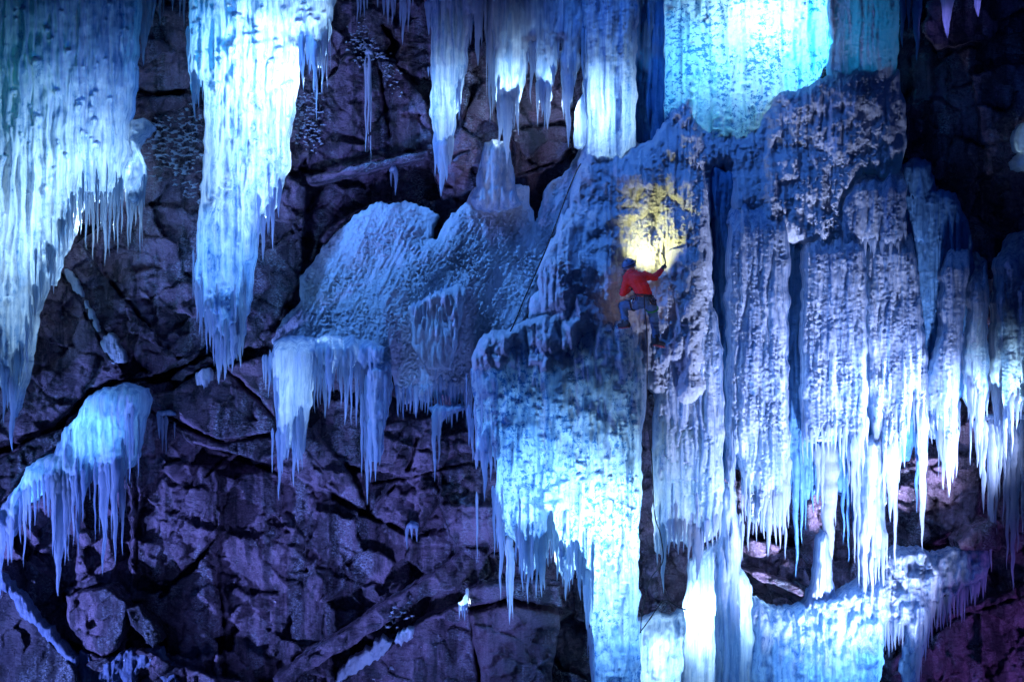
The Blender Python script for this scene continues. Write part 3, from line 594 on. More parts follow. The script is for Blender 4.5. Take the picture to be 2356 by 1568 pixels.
ice('ice_flow', 'blue ice flow spilling from the black crevice at the lower left', 'ice flow',
    [-60,1190,0,1178,28,1130,60,1074,125,1045,147,983,180,956,207,908,240,890,290,880,336,892,340,910,328,975,312,1050,300,1075,288,1080,275,1105,258,1085,240,1100,224,1110,210,1075,200,1110,180,1150,168,1160,155,1130,146,1120,132,1140,115,1120,95,1130,75,1150,50,1160,35,1210,22,1240,0,1215,-60,1240], .05, 'smooth', T=.32, R=34, flute=(.06, 18), crust=(.02, 12, 8), lump=(.14, 50),
    ic=[(8,1180,1396,20,-12),(18,1150,1300,14),(30,1130,1210,12),(56,1110,1303,9),(47,1120,1250,8),(68,1110,1240,8),(80,1100,1210,8),(125,1080,1243,16),(112,1090,1190,8),(100,1090,1180,7),(137,1080,1370,24,-4),(150,1080,1300,14),(157,1090,1290,13),(168,1090,1256,11),(182,1070,1277,12),(190,1070,1200,9),(206,1060,1150,7),(218,1050,1246,6),(230,1050,1230,6),(238,1060,1322,15),(248,1060,1220,8),(265,1050,1298,15),(258,1050,1240,7),(274,1040,1200,9),(282,1000,1276,10),(290,990,1180,8),(300,940,1110,9),(306,930,1060,7),(318,950,1105,6),(90,1100,1180,6),(60,1120,1200,6)])
ice('ice_vein', 'thin pale ice vein running down the rock into a fan at the left', 'ice',
    [138,604,150,612,190,668,225,735,245,765,262,776,282,800,290,832,262,836,244,815,236,780,215,745,185,690,160,650,140,618], .6, 'crust', T=.05, R=9, flute=(.03, 7), crust=(.03, 8, 6), skirt=.3, edge=7)
cluster('short glassy icicles under the slab below the black crevice', .3, [(366, 950, 1010, 8), (373, 955, 1040, 7), (381, 955, 1045, 8), (402, 970, 1010, 6)])
cluster('single thin icicle dripping onto the grey slab right of the small ice shelf', .3, [(1098, 1130, 1294, 9), (1095, 1050, 1080, 6)])
cluster('three tiny icicles on the dark rock below the needle tip', .6, [(937, 1210, 1265, 6), (947, 1210, 1240, 5), (959, 1212, 1248, 6)])
ice('ice_drip', 'small blazing white lit ice drip above the red stained boulder', 'icicle',
    [1070,1352,1078,1354,1078,1375,1079,1395,1072,1404,1060,1400,1054,1385,1064,1380,1072,1366], .35, 'smooth', T=.08, R=10, flute=(.01, 6), skirt=.0,
    ic=[(1057,1388,1425,6),(1064,1390,1420,6),(1070,1388,1430,7),(1075,1385,1410,5)])
ice('ice_flow', 'smooth pale ice sheet on the shelf at the bottom edge', 'ice flow',
    [770,1545,820,1510,880,1472,946,1446,950,1458,905,1490,850,1530,800,1562,780,1580], .42, 'crust', T=.1, R=14, flute=(.03, 9), crust=(.03, 10, 6), lump=(.1, 30), skirt=.3, edge=8)
ice('snow_crust', 'rippled snow crust in the black crack above the bottom ice sheet', 'snow crust',
    [848,1440,860,1415,900,1395,945,1375,958,1400,945,1430,900,1450,860,1460], .42, 'crust', thr=16, T=.06, R=8, flute=(0, 9), crust=(.04, 12, 6), edge=0, skirt=.1, kind='stuff')
ice('snow_crust', 'thin patchy snow crust on the dark slab at the bottom', 'snow crust',
    [800,1568,880,1510,950,1460,1000,1450,960,1500,920,1568,900,1620,800,1620], .5, 'crust', thr=12, T=.06, R=8, flute=(0, 9), crust=(.04, 12, 6), edge=0, skirt=.1, kind='stuff', sl=(0, -.001))

ice('ice_flow', 'pale frozen wash over the rocks in the bottom left corner', 'ice flow',
    [186,1496,205,1506,240,1514,300,1502,352,1488,372,1496,350,1520,318,1545,290,1600,280,1640,176,1640], .3, 'glaze', T=.05, R=14, edge=8, flute=(.03, 9), crust=(.03, 10, 7), lump=(.1, 30), skirt=.3)
ice('ice_vein', 'long straight pale ice seam slanting down the dark slab in the lower left corner', 'ice',
    [-10,1318,6,1326,50,1374,96,1432,140,1480,178,1522,172,1532,130,1494,84,1446,40,1394,-10,1336], .12, 'glaze', T=.05, R=8, edge=5, flute=(.02, 9), skirt=.3)
ice('ice_vein', 'pale ice wedge beside the dark pointed block at the bottom', 'ice',
    [352,1488,366,1494,392,1530,420,1580,440,1640,400,1640,380,1590,362,1540], .35, 'glaze', T=.05, R=8, edge=4, flute=(.02, 9), skirt=.3)
# the mound
def mound_dep(X, Y):
    d = .45 - 1.0*sstep(300, 640, Y)*sstep(1800, 1650, X) - .75*sstep(280, 560, Y)*sstep(1650, 1800, X)
    d += .22*np.exp(-((X-1480)/66)**4-((Y-580)/125)**4)
    d -= .45*np.exp(-((X-1290)/52)**2-((Y-650)/85)**2)
    d += .6*np.exp(-((X-1655)/24)**2)*sstep(360, 460, Y)
    d -= .3*np.exp(-((X-1590)/30)**2)*sstep(300, 460, Y)
    d -= .25*np.exp(-((X-1400)/22)**2)*sstep(420, 520, Y)
    d -= .4*np.exp(-((X-1960)/110)**2-((Y-300)/130)**2)
    d += .3*np.exp(-((X-1690)/60)**2-((Y-300)/40)**2)
    d -= .3*np.exp(-((X-1480)/70)**2-((Y-400)/50)**2)
    return d
ice('ice_mound', 'huge lumpy snow covered ice mound above and around the climber', 'ice mound',
    [1232,616,1252,580,1276,540,1306,470,1325,400,1338,345,1360,338,1402,333,1439,333,1472,322,1502,320,1526,283,1546,257,1571,230,1588,222,1602,262,1637,287,1670,287,1710,293,1747,287,1757,260,1790,213,1830,208,1870,190,1893,180,1933,163,1958,148,1990,160,2020,150,2050,170,2066,160,2075,200,2085,233,2080,283,2086,340,2070,400,2040,420,2010,400,1985,400,1955,440,1945,500,1940,560,1900,580,1850,560,1800,560,1740,560,1700,540,1682,470,1662,390,1640,420,1640,620,1645,800,1640,900,1560,940,1500,900,1440,780,1340,745,1240,725], 0, 'crust', T=.4, R=42, g=2.6, edge=4, flute=(.05, 20), crust=(.07, 10, 7), lump=(.18, 46), dep=mound_dep, skirt=.8)
ice('ice_lump', 'small smooth ice lump left below the domed bulge of the mound', 'ice',
    [1214,705,1222,682,1238,670,1256,676,1264,700,1260,730,1230,740,1216,728], -.55, 'crust', T=.3, R=26, flute=(.02, 9), crust=(.02, 9, 9))
# right hand curtains, from the back
ice('ice_wall', 'shaded deep blue ice wall in the gaps behind the right curtains', 'ice wall',
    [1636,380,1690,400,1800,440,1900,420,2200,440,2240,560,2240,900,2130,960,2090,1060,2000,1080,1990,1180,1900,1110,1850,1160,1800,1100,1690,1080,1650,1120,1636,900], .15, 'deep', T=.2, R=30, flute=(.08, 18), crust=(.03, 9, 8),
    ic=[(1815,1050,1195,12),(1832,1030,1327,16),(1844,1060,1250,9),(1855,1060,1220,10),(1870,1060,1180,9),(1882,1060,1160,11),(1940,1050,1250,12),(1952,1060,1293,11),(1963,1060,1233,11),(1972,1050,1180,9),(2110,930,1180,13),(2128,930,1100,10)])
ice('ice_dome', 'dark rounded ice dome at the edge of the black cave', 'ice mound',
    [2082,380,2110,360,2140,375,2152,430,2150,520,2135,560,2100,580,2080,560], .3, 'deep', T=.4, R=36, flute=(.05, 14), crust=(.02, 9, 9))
ice('ice_column', 'arched crusty ice column under the right shoulder of the mound', 'ice column',
    [1936,560,1938,480,1952,430,1974,392,2000,378,2040,374,2078,380,2086,420,2086,560,2060,575,1990,560,1950,572], -.4, 'pitted', T=.3, R=34, flute=(.05, 16), crust=(.06, 10, 7), ftop=70, edge=5,
    ic=[(1945,540,600,9),(1955,550,590,8),(1972,545,600,10),(1992,545,590,9),(2010,545,600,8),(2030,550,600,9),(2050,555,610,9),(2066,550,615,10),(2080,540,600,9)])
ice('ice_curtain', 'bright lavender icicle curtain left of the black cave, below the arched column', 'ice curtain',
    [1996,600,2004,500,2040,490,2076,490,2096,500,2110,600,2122,700,2132,820,2140,900,2134,960,2122,1000,2112,960,2102,900,2094,960,2080,1020,2066,1040,2056,1080,2048,1110,2034,1090,2022,1060,2012,1000,2005,960,1998,860,1990,740], -.3, 'pitted', T=.35, R=28, flute=(.09, 15), crust=(.075, 9, 6), ftop=100,
    ic=[(2025,1000,1130,12),(2036,1010,1165,13),(2048,1020,1200,16),(2060,1000,1320,15),(2070,990,1110,12),(2080,970,1075,10),(2103,900,994,9),(2113,920,1040,10),(2122,930,1264,17),(2132,900,1060,11),(2143,900,1022,11),(2016,960,1060,10),(2090,900,1000,9)])
ice('ice_curtain', 'tall crusty white curtain hanging directly right of the dark recess beside the climber', 'ice curtain',
    [1680,430,1720,415,1770,430,1810,470,1818,560,1817,700,1812,860,1820,1000,1812,1100,1806,1180,1795,1215,1780,1200,1766,1225,1750,1195,1738,1205,1722,1190,1714,1120,1706,1060,1695,1045,1686,1100,1676,1110,1672,1000,1676,800,1674,600], -.5, 'pitted', T=.45, R=44, flute=(.07, 20), crust=(.075, 9, 6), ftop=130,
    ic=[(1683,1040,1157,12),(1677,1030,1130,8),(1690,1020,1110,8),(1716,1080,1200,10),(1723,1120,1267,14),(1731,1130,1230,10),(1740,1120,1246,11),(1750,1120,1225,11),(1758,1130,1240,11),(1767,1130,1280,15),(1776,1120,1230,10),(1785,1120,1254,12),(1794,1120,1262,11),(1802,1100,1230,10),(1807,1090,1286,11),(1813,1050,1200,9),(1745,1130,1210,8),(1788,1130,1215,8)])
ice('ice_curtain', 'broad white ice curtain with a flat broken bottom edge between two shaded recesses', 'ice curtain',
    [1848,640,1852,540,1864,490,1886,480,1930,490,1960,500,1988,520,1994,640,1996,740,1994,860,1999,900,1994,980,1988,1020,1978,1050,1962,1060,1950,1030,1936,1008,1910,1006,1886,1008,1872,1020,1855,1006,1848,900], -.5, 'pitted', T=.4, R=36, flute=(.08, 18), crust=(.075, 9, 6), ftop=110,
    ic=[(1847,920,1070,9),(1857,960,1055,9),(1868,980,1062,10),(1878,980,1040,9),(1895,980,1045,7),(1906,975,1060,8),(1922,975,1050,8),(1932,975,1058,8),(1942,980,1100,11),(1953,990,1120,13),(1965,1000,1180,14),(1975,990,1130,12),(1984,970,1090,11),(1992,940,1050,9)])
cluster('long lavender tapered icicle below the flat broken curtain edge', -.1, [(1906, 1010, 1348, 36), (1892, 1020, 1180, 16), (1922, 1020, 1210, 18), (1882, 1020, 1158, 10)], 'smooth')
ice('ice_column', 'thick smooth lavender icicle ending in four needles beside the lower right ice flow', 'icicle',
    [1978,1000,2010,985,2036,1010,2040,1100,2037,1200,2036,1270,2030,1310,2018,1300,2008,1330,1996,1310,1986,1330,1980,1280,1980,1150], -.35, 'smooth', T=.35, R=30, flute=(.05, 14), ftop=40,
    ic=[(1988,1270,1404,13),(2006,1270,1407,14),(2022,1260,1350,9),(2031,1220,1354,11),(1996,1270,1345,8),(1976,1040,1370,9),(1967,1080,1295,9),(2014,1280,1345,7)])
ice('ice_curtain', 'narrow white curtain with triple needle tip before the purple rock at right', 'ice curtain',
    [2162,760,2170,620,2180,535,2196,525,2216,545,2232,580,2226,660,2216,760,2212,830,2210,900,2204,980,2202,1040,2194,1060,2184,1080,2174,1060,2166,1020,2156,940,2150,1010,2143,980,2135,930,2138,860,2150,830], -.3, 'pitted', T=.32, R=26, flute=(.07, 13), crust=(.075, 9, 6), ftop=100,
    ic=[(2172,990,1126,12),(2183,1000,1144,16),(2192,990,1110,12),(2200,980,1097,12),(2165,960,1060,9),(2158,900,990,8),(2208,920,1000,8)])
ice('ice_curtain', 'white double curtain with ragged tips right of the narrow triple needle curtain', 'ice curtain',
    [2222,780,2230,640,2246,580,2270,600,2276,680,2272,760,2278,840,2274,900,2268,940,2258,965,2248,955,2236,935,2226,900,2220,850], -.25, 'pitted', T=.3, R=24, flute=(.07, 13), crust=(.075, 9, 6), ftop=90,
    ic=[(2228,860,964,10),(2238,880,985,10),(2247,890,990,11),(2255,900,1024,13),(2264,880,975,10),(2272,860,960,10),(2233,880,1070,6)])
ice('ice_curtain', 'white frosty icicle curtain running off the right edge', 'ice curtain',
    [2284,820,2290,700,2300,600,2330,540,2370,520,2440,520,2440,950,2380,960,2352,930,2346,950,2336,930,2328,960,2314,990,2302,960,2292,920,2286,870], -.2, 'pitted', T=.3, R=26, flute=(.07, 14), crust=(.075, 9, 6), lump=(.12, 40), ftop=90,
    ic=[(2290,880,990,10),(2298,900,1000,10),(2305,920,1030,11),(2313,930,1060,14),(2322,920,1010,10),(2329,900,1045,11),(2340,890,988,12),(2350,880,965,9),(2362,880,1000,14)])
cluster('group of long glassy grey icicles below the ragged double curtain', .1, [(2256, 960, 1100, 16), (2263, 960, 1180, 13), (2248, 960, 1075, 9), (2281, 960, 1315, 22), (2274, 970, 1200, 10), (2291, 960, 1240, 11), (2300, 960, 1150, 10)], 'smooth')
cluster('group of long grey icicles at the right edge, the longest pointing at the dark rock', .1, [(2330, 970, 1356, 28), (2318, 970, 1310, 16), (2340, 970, 1270, 16), (2310, 970, 1220, 10), (2352, 960, 1240, 14), (2364, 960, 1300, 16)], 'smooth')
ice('ice_lump', 'bright frosted ice lump glinting at the right edge beside the dark cave', 'ice',
    [2332,320,2340,295,2352,288,2385,285,2390,350,2375,390,2340,386,2334,370,2350,350,2338,342], .6, 'frost', T=.3, R=22, flute=(.02, 9), crust=(.05, 11, 7))

# main curtains under the mound
ice('ice_curtain', 'main speckled ice curtain below the climber, glowing white', 'ice curtain',
    [1088,900,1084,850,1100,800,1180,775,1300,745,1400,715,1470,722,1494,770,1490,850,1492,890,1486,950,1476,1045,1476,1130,1470,1212,1470,1379,1470,1480,1474,1640,1372,1640,1362,1540,1362,1480,1356,1400,1348,1360,1341,1330,1334,1350,1324,1300,1316,1330,1300,1340,1286,1310,1276,1280,1274,1180,1266,1245,1254,1290,1240,1300,1226,1310,1212,1320,1200,1295,1190,1260,1182,1240,1170,1232,1158,1240,1150,1212,1142,1180,1140,1060,1130,1050,1120,1080,1110,1060,1098,1060,1092,1000], -.55, 'spotty', T=.5, R=60, g=2.6, pits=(900, 3, 13, .10), flute=(.08, 24), crust=(.018, 10, 9), lump=(.16, 60), ftop=20,
    ic=[(1080,930,1027,10),(1088,960,1060,10),(1100,980,1075,11),(1108,980,1080,10),(1116,990,1153,15),(1129,980,1107,13),(1140,960,1085,10),(1146,1130,1262,11),(1152,1150,1381,14),(1160,1180,1262,8),(1189,1200,1294,11),(1202,1220,1361,13),(1195,1210,1320,9),(1215,1230,1388,12),(1208,1240,1340,9),(1225,1240,1345,11),(1234,1230,1374,12),(1246,1230,1373,13),(1252,1220,1356,10),(1261,1180,1303,12),(1240,1240,1330,8),(1220,1230,1330,8),(1274,1200,1281,9),(1282,1220,1336,13),(1291,1240,1330,11),(1302,1250,1381,14),(1296,1250,1350,9),(1310,1250,1360,11),(1317,1240,1345,11),(1326,1240,1330,11),(1334,1260,1380,15),(1343,1280,1350,9),(1349,1300,1447,14),(1356,1330,1420,11),(1360,1440,1562,12),(1368,1480,1640,14)])
ice('icicle_cluster', 'broken chandelier icicle with a sparkling glassy end beside the main curtain', 'icicles',
    [1164,1235,1180,1235,1180,1262,1172,1270,1164,1262], -.5, 'frost', T=.12, R=8, flute=(.02, 6),
    ic=[(1167,1240,1400,9),(1172,1240,1436,12),(1177,1240,1410,8),(1180,1270,1425,6)])
ice('ice_mound', 'rounded snowy ice ledge capping the left shoulder of the main curtain', 'ice mound',
    [1086,850,1086,823,1095,790,1114,770,1139,756,1172,753,1219,736,1262,713,1306,680,1326,665,1352,673,1390,678,1408,690,1430,740,1462,780,1490,806,1480,830,1440,850,1400,840,1360,880,1310,850,1260,900,1200,880,1150,920,1110,900], -.72, 'crust', T=.42, R=50, edge=4, flute=(.06, 20), crust=(.065, 11, 8), lump=(.26, 44), skirt=.7,
    dep=lambda X, Y: .5*sstep(1350, 1440, X) + .5*sstep(830, 900, Y) + .25*np.exp(-((X-1380)/22)**2-((Y-800)/70)**2) - .2*np.exp(-((X-1310)/30)**2-((Y-760)/60)**2))
ice('ice_curtain', 'tall pale ice curtain right of the dark rock crack under the climber', 'ice curtain',
    [1519,796,1524,720,1546,640,1580,560,1610,600,1640,700,1662,800,1668,960,1664,1129,1660,1200,1650,1230,1636,1238,1620,1250,1608,1270,1596,1255,1582,1262,1570,1240,1556,1250,1540,1240,1530,1280,1514,1270,1506,1200,1504,1046,1506,923,1512,856], -.5, 'pitted', T=.42, R=44, g=2.6, pits=(200, 3, 8, .08), flute=(.07, 20), crust=(.04, 9, 7), ftop=160,
    ic=[(1526,1200,1364,14),(1512,1220,1300,9),(1540,1190,1280,10),(1551,1190,1262,9),(1562,1190,1275,11),(1574,1190,1270,10),(1585,1200,1300,12),(1596,1200,1295,12),(1605,1210,1337,15),(1616,1200,1300,11),(1627,1190,1270,11),(1638,1180,1258,11),(1648,1180,1248,10),(1656,1150,1240,9)])
ice('ice_column', 'blue ice column at the right edge of the tall pale curtain', 'ice column',
    [1660,1140,1670,1110,1690,1125,1700,1180,1706,1260,1706,1640,1640,1640,1640,1290,1660,1230], -.3, 'smooth', T=.3, R=30, flute=(.07, 13), crust=(.01, 9, 9),
    ic=[(1684,1120,1155,9),(1703,1180,1300,8),(1709,1200,1290,6)])
ice('ice_block', 'blazing white block of ice at the bottom below the tall pale curtain', 'ice',
    [1576,1470,1578,1400,1584,1345,1590,1290,1612,1270,1650,1250,1690,1270,1700,1296,1716,1320,1731,1346,1732,1412,1738,1440,1736,1500,1730,1640,1560,1640,1566,1540], -.15, 'smooth', T=.35, R=40, flute=(.07, 22), crust=(.015, 12, 9))
ice('ice_flow', 'cracked white ice apron at the bottom beside the long main curtain', 'ice flow',
    [1468,1425,1500,1412,1520,1408,1545,1420,1580,1400,1590,1480,1590,1640,1462,1640], .05, 'smooth', T=.25, R=25, flute=(.05, 16), crust=(.02, 10, 8), lump=(.16, 36))
ice('ice_flow', 'wide blue ice flow spilling over the ledge at the lower right', 'ice flow',
    [1732,1440,1735,1375,1744,1366,1762,1384,1790,1396,1822,1400,1850,1392,1866,1376,1894,1372,1930,1362,1983,1335,2037,1275,2070,1258,2123,1262,2143,1278,2203,1264,2273,1262,2274,1298,2270,1330,2250,1348,2217,1352,2200,1370,2170,1372,2145,1395,2132,1412,2126,1460,2118,1568,2116,1640,2090,1640,2084,1560,2082,1440,2074,1450,2062,1470,2048,1470,2040,1440,2036,1490,2030,1580,2024,1640,1725,1640], -.2, 'pitted', T=.42, R=46, edge=6, flute=(.07, 18), crust=(.06, 10, 8), lump=(.26, 46), rib=(.18, 56),
    dep=lambda X, Y: .45*sstep(1420, 1290, Y),
    ic=[(2044,1420,1512,9),(2052,1430,1500,8),(2060,1430,1495,9),(2068,1430,1485,8),(2076,1420,1490,8),(2130,1400,1520,9),(2137,1400,1490,8),(2143,1390,1478,8),(2150,1380,1440,7),(2157,1380,1452,8),(2164,1370,1450,7),(2171,1370,1445,8),(2179,1365,1440,8),(2187,1365,1445,8),(2195,1360,1420,7),(2203,1355,1425,8),(2211,1350,1432,8),(2219,1345,1430,7),(2227,1345,1395,7),(2235,1340,1390,7),(2243,1340,1395,7),(2251,1335,1375,6),(2262,1320,1378,8),(2090,1500,1600,12),(2102,1500,1600,14),(2113,1480,1580,11)])
ice('ice_column', 'short pale column of ice standing on the lower right flow behind the icicles', 'ice column',
    [1880,1262,1888,1240,1898,1225,1908,1238,1914,1300,1922,1360,1940,1400,1900,1410,1852,1400,1870,1350,1876,1310], -.15, 'smooth', T=.28, R=22, flute=(.05, 12))

# ------------------------------------------------------------------ the climber
RED = plain('jacket_red', (.62, .025, .03), .75, scale=25, var=.3); BLUEC = plain('trouser_blue', (.045, .12, .25), .8, scale=30, var=.3)
BLACK = plain('black_fabric', (.02, .02, .025), .6); SKIN = plain('skin', (.55, .30, .22), .5); HAIR = plain('hair', (.06, .04, .03), .7)
HELM = plain('helmet_shell', (.09, .17, .33), .35, var=.4, scale=18); STEEL = plain('steel', (.5, .5, .52), .3, .9); GREEN = plain('green_webbing', (.02, .28, .08), .7)
ROPEM = plain('rope_black', (.012, .013, .02), .7); ROPEB = plain('rope_teal', (.02, .2, .32), .7); CRAMP = plain('crampon_red', (.45, .06, .08), .4, .4)
GLOW = plain('lamp_glow', (.9, .85, .7), .3, emit=((1, .93, .7), 6))
def c(zx, zy, Y): return np.array(at(1351.7+zx/3.734, 431.4+zy/3.734, Y-.2))
def cap(P, a, b, r1, r2):
    a, b = np.asarray(a, float), np.asarray(b, float); ab = b-a; w = P-a
    t = np.clip((w@ab)/(ab@ab+1e-12), 0, 1)
    return np.linalg.norm(w-t[..., None]*ab, axis=-1) - (r1+(r2-r1)*t)
def ell(P, cc, r): 
    q = (P-np.asarray(cc))/np.asarray(r); n = np.linalg.norm(q, axis=-1); return (n-1)*min(r)
def smin(a, b, k=.04):
    h = np.clip(.5+.5*(b-a)/k, 0, 1); return b+(a-b)*h-k*h*(1-h)
def nets(fn, lo, hi, res):
    lo, hi = np.asarray(lo), np.asarray(hi); n = np.ceil((hi-lo)/res).astype(int)+1
    G = np.stack(np.meshgrid(*[lo[i]+np.arange(n[i])*res for i in range(3)], indexing='ij'), -1)
    v = fn(G); s = v < 0
    cs = tuple(m-1 for m in n); acc = np.zeros(cs+(3,)); cnt = np.zeros(cs)
    cor = [(i, j, k) for i in (0, 1) for j in (0, 1) for k in (0, 1)]
    sl_ = lambda q: tuple(slice(q[i], q[i]+cs[i]) for i in range(3))
    for a in range(8):
        for b in range(a+1, 8):
            if sum(abs(cor[a][i]-cor[b][i]) for i in range(3)) != 1: continue
            va, vb = v[sl_(cor[a])], v[sl_(cor[b])]; m = s[sl_(cor[a])] != s[sl_(cor[b])]
            t = np.where(m, va/np.where(m, va-vb, 1), 0)
            for i in range(3): acc[..., i] += np.where(m, cor[a][i]+t*(cor[b][i]-cor[a][i]), 0)
            cnt += m
    use = cnt > 0; idx = np.full(cs, -1); idx[use] = np.arange(use.sum())
    base = np.stack(np.meshgrid(*[np.arange(m) for m in cs], indexing='ij'), -1)
    V = lo + (base[use]+acc[use]/cnt[use][:, None])*res
    F = []
    for ax in range(3):
        o1, o2 = (ax+1) % 3, (ax+2) % 3
        sA = [slice(None)]*3; sB = [slice(None)]*3; sA[ax] = slice(0, n[ax]-1); sB[ax] = slice(1, n[ax])
        m = s[tuple(sA)] != s[tuple(sB)]; sg = s[tuple(sA)]
        m = m.copy(); 
        for o_ in (o1, o2):
            z = [slice(None)]*3; z[o_] = 0; m[tuple(z)] = False; z[o_] = -1; m[tuple(z)] = False
        p = np.argwhere(m); g_ = sg[m]
        def sh(d1, d2):
            q = p.copy(); q[:, o1] -= d1; q[:, o2] -= d2; return idx[q[:, 0], q[:, 1], q[:, 2]]
        Q = np.stack([sh(0, 0), sh(1, 0), sh(1, 1), sh(0, 1)], -1)
        Q[~g_] = Q[~g_][:, ::-1]; F.append(Q)
    return V, np.concatenate(F)
def body_part(name, fn, a, b, mat, parent=None, res=.012, pad=.03):
    V, F = nets(fn, np.asarray(a)-pad, np.asarray(b)+pad, res)
    return mesh_obj(name, V, F, mat, parent)
def bounds(*ps):
    A = np.array(ps); return A.min(0), A.max(0)
def tube(name, P, r, mat, parent=None, n=7):
    P = [Vector(p) for p in P]; V = []; F = []
    R_ = r if isinstance(r, (list, tuple)) else [r]*len(P)
    for i, p in enumerate(P):
        t = (P[min(i+1, len(P)-1)]-P[max(i-1, 0)]).normalized()
        u = t.cross(Vector((.31, .9, .3))).normalized(); w = t.cross(u)
        for q in range(n):
            a = 2*math.pi*q/n; V.append(p+(u*math.cos(a)+w*math.sin(a))*R_[i])
    for i in range(len(P)-1):
        for q in range(n): F.append((i*n+q, i*n+(q+1) % n, (i+1)*n+(q+1) % n, (i+1)*n+q))
    F.append(tuple(range(n-1, -1, -1))); F.append(tuple(range(len(V)-n, len(V))))
    return mesh_obj(name, [tuple(v) for v in V], F, mat, parent)

pel, mid, chest, neck, head = c(490, 965, -1.26), c(462, 860, -1.31), c(425, 790, -1.30), c(383, 738, -1.25), c(366, 682, -1.2)
RS, RE, RW, RH = c(492, 757, -1.26), c(574, 772, -1.24), c(636, 708, -1.14), c(655, 682, -1.1)
LS, LE, LW, LH = c(345, 772, -1.30), c(304, 908, -1.30), c(350, 880, -1.08), c(372, 862, -.98)
RHip, RK, RA, RT = c(548, 1005, -1.24), c(572, 1130, -1.06), c(590, 1285, -1.16), c(652, 1358, -1.0)
LHip, LK, LA, LT = c(432, 1000, -1.24), c(308, 1015, -1.05), c(326, 1158, -1.26), c(276, 1196, -1.1)
RHeel, LHeel = c(585, 1342, -1.2), c(342, 1190, -1.3)
gaze = Vector((.72, .58, .38)).normalized(); gz = np.array(gaze)
up_ = np.array((-.25, -.1, .96)); up_ = up_-gz*(up_@gz); up_ /= np.linalg.norm(up_); side = np.cross(gz, up_)
def f_body(P):
    d = ell(P, head, (.082, .085, .105))
    d = smin(d, cap(P, head+gz*.045-up_*.055, head+gz*.03-up_*.085, .04, .035), .03)      # jaw
    d = smin(d, cap(P, head+gz*.085+up_*.0, head+gz*.107-up_*.022, .009, .014), .015)     # nose
    for s in (-1, 1):
        d = smin(d, ell(P, head+side*s*.082-gz*.005-up_*.01, (.016, .022, .03)), .01)      # ears
        d = np.maximum(d, -(np.linalg.norm(P-(head+gz*.093+side*s*.03+up_*.012), axis=-1)-.014))
    d = smin(d, cap(P, head-up_*.07, neck, .052, .06), .03)
    d = smin(d, cap(P, neck, chest, .07, .12), .06); d = smin(d, cap(P, chest, mid, .12, .115), .05); d = smin(d, cap(P, mid, pel, .115, .12), .05)
    for a, b, e, w in ((RS, RE, RW, RH), (LS, LE, LW, LH)):
        d = smin(d, cap(P, chest, a, .07, .055), .05); d = smin(d, cap(P, a, b, .05, .042), .02); d = smin(d, cap(P, b, e, .042, .03), .02); d = smin(d, cap(P, e, w, .03, .035), .02)
    for a, b, e in ((RHip, RK, RA), (LHip, LK, LA)):
        d = smin(d, cap(P, a, b, .085, .055), .05); d = smin(d, cap(P, b, e, .055, .04), .02)
    return d
lo, hi = bounds(pel, head+.1, RH, LE, LA, RA, RT, LH, LK)
person = body_part('person', f_body, lo, hi, SKIN, None, .013, .2)
tag(person, 'climber in red hooded jacket, blue trousers and helmet, swinging an axe at the ice', 'person')
def wr(P, a=.006): return a*np.sin(P[..., 2]*55+P[..., 0]*38)*np.sin(P[..., 0]*31-P[..., 2]*24+P[..., 1]*20) + a*.6*np.sin(P[..., 2]*118-P[..., 0]*75)
def f_jacket(P):
    d = cap(P, neck+np.array((-.005, -.01, -.01)), chest, .085, .155)
    d = smin(d, cap(P, chest+np.array((-.03, 0, 0)), mid, .16, .145), .05); d = smin(d, cap(P, mid, c(488, 915, -1.27), .145, .15), .05)
    hood = ell(P, neck+np.array((-.01, -.06, .015)), (.105, .075, .06)); d = smin(d, hood, .03)
    for a, b, e in ((RS, RE, RW), (LS, LE, LW)):
        d = smin(d, cap(P, chest, a, .10, .085), .05); d = smin(d, cap(P, a, b, .082, .066), .03); d = smin(d, cap(P, b, e, .066, .047), .02)
    d = d + wr(P)
    hole = cap(P, head, neck+np.array((.02, .03, .0)), .09, .055)
    return np.maximum(np.maximum(d, -hole), (c(488, 934, -1.27)[2]-P[..., 2]) - .1*(P[..., 0]-pel[0])*0)
lo, hi = bounds(neck+.1, RW, LE, LW, pel, LS)
body_part('jacket', f_jacket, lo, hi, RED, person, .011, .22)
def f_trs(P):
    d = ell(P, pel+np.array((0, .0, .0)), (.175, .15, .15))
    for a, b, e in ((RHip, RK, RA), (LHip, LK, LA)):
        d = smin(d, cap(P, a, b, .112, .085), .05); d = smin(d, cap(P, b, e, .084, .066), .03)
    return np.maximum(d + wr(P, .007), P[..., 2]-c(490, 915, -1.2)[2])
lo, hi = bounds(pel+.1, RA, LA, LK, RHip)
body_part('trousers', f_trs, lo, hi, BLUEC, person, .011, .24)
# helmet with its vents, goggles and lamp
hc = head + up_*.045 - gz*.01
def f_helm(P):
    q = P-hc; x, y, z = q@side, q@gz, q@up_
    d = (np.sqrt((x/.118)**2+(y/.14)**2+(z/.13)**2)-1)*.118
    d = np.maximum(d, -(z+.06+.25*np.maximum(-y, 0)*-.5))
    inner = (np.sqrt((x/.102)**2+(y/.124)**2+(z/.114)**2)-1)*.102
    d = np.maximum(d, -inner)
    for vx in (-.045, 0, .045):
        vent = np.sqrt(((x-vx)/.014)**2+((np.abs(y+.0)-.055)/.03)**2)-1
        d = np.maximum(d, np.where(z > .03, -vent*.014, -1))
    return d
helmet = body_part('helmet', f_helm, hc-.16, hc+.16, HELM, person, .007, .0)
def ring(cc, ax1, ax2, r1, r2, n=20, a0=0, a1=2*math.pi): return [cc+ax1*math.cos(a0+(a1-a0)*i/n)*r1+ax2*math.sin(a0+(a1-a0)*i/n)*r2 for i in range(n+1)]
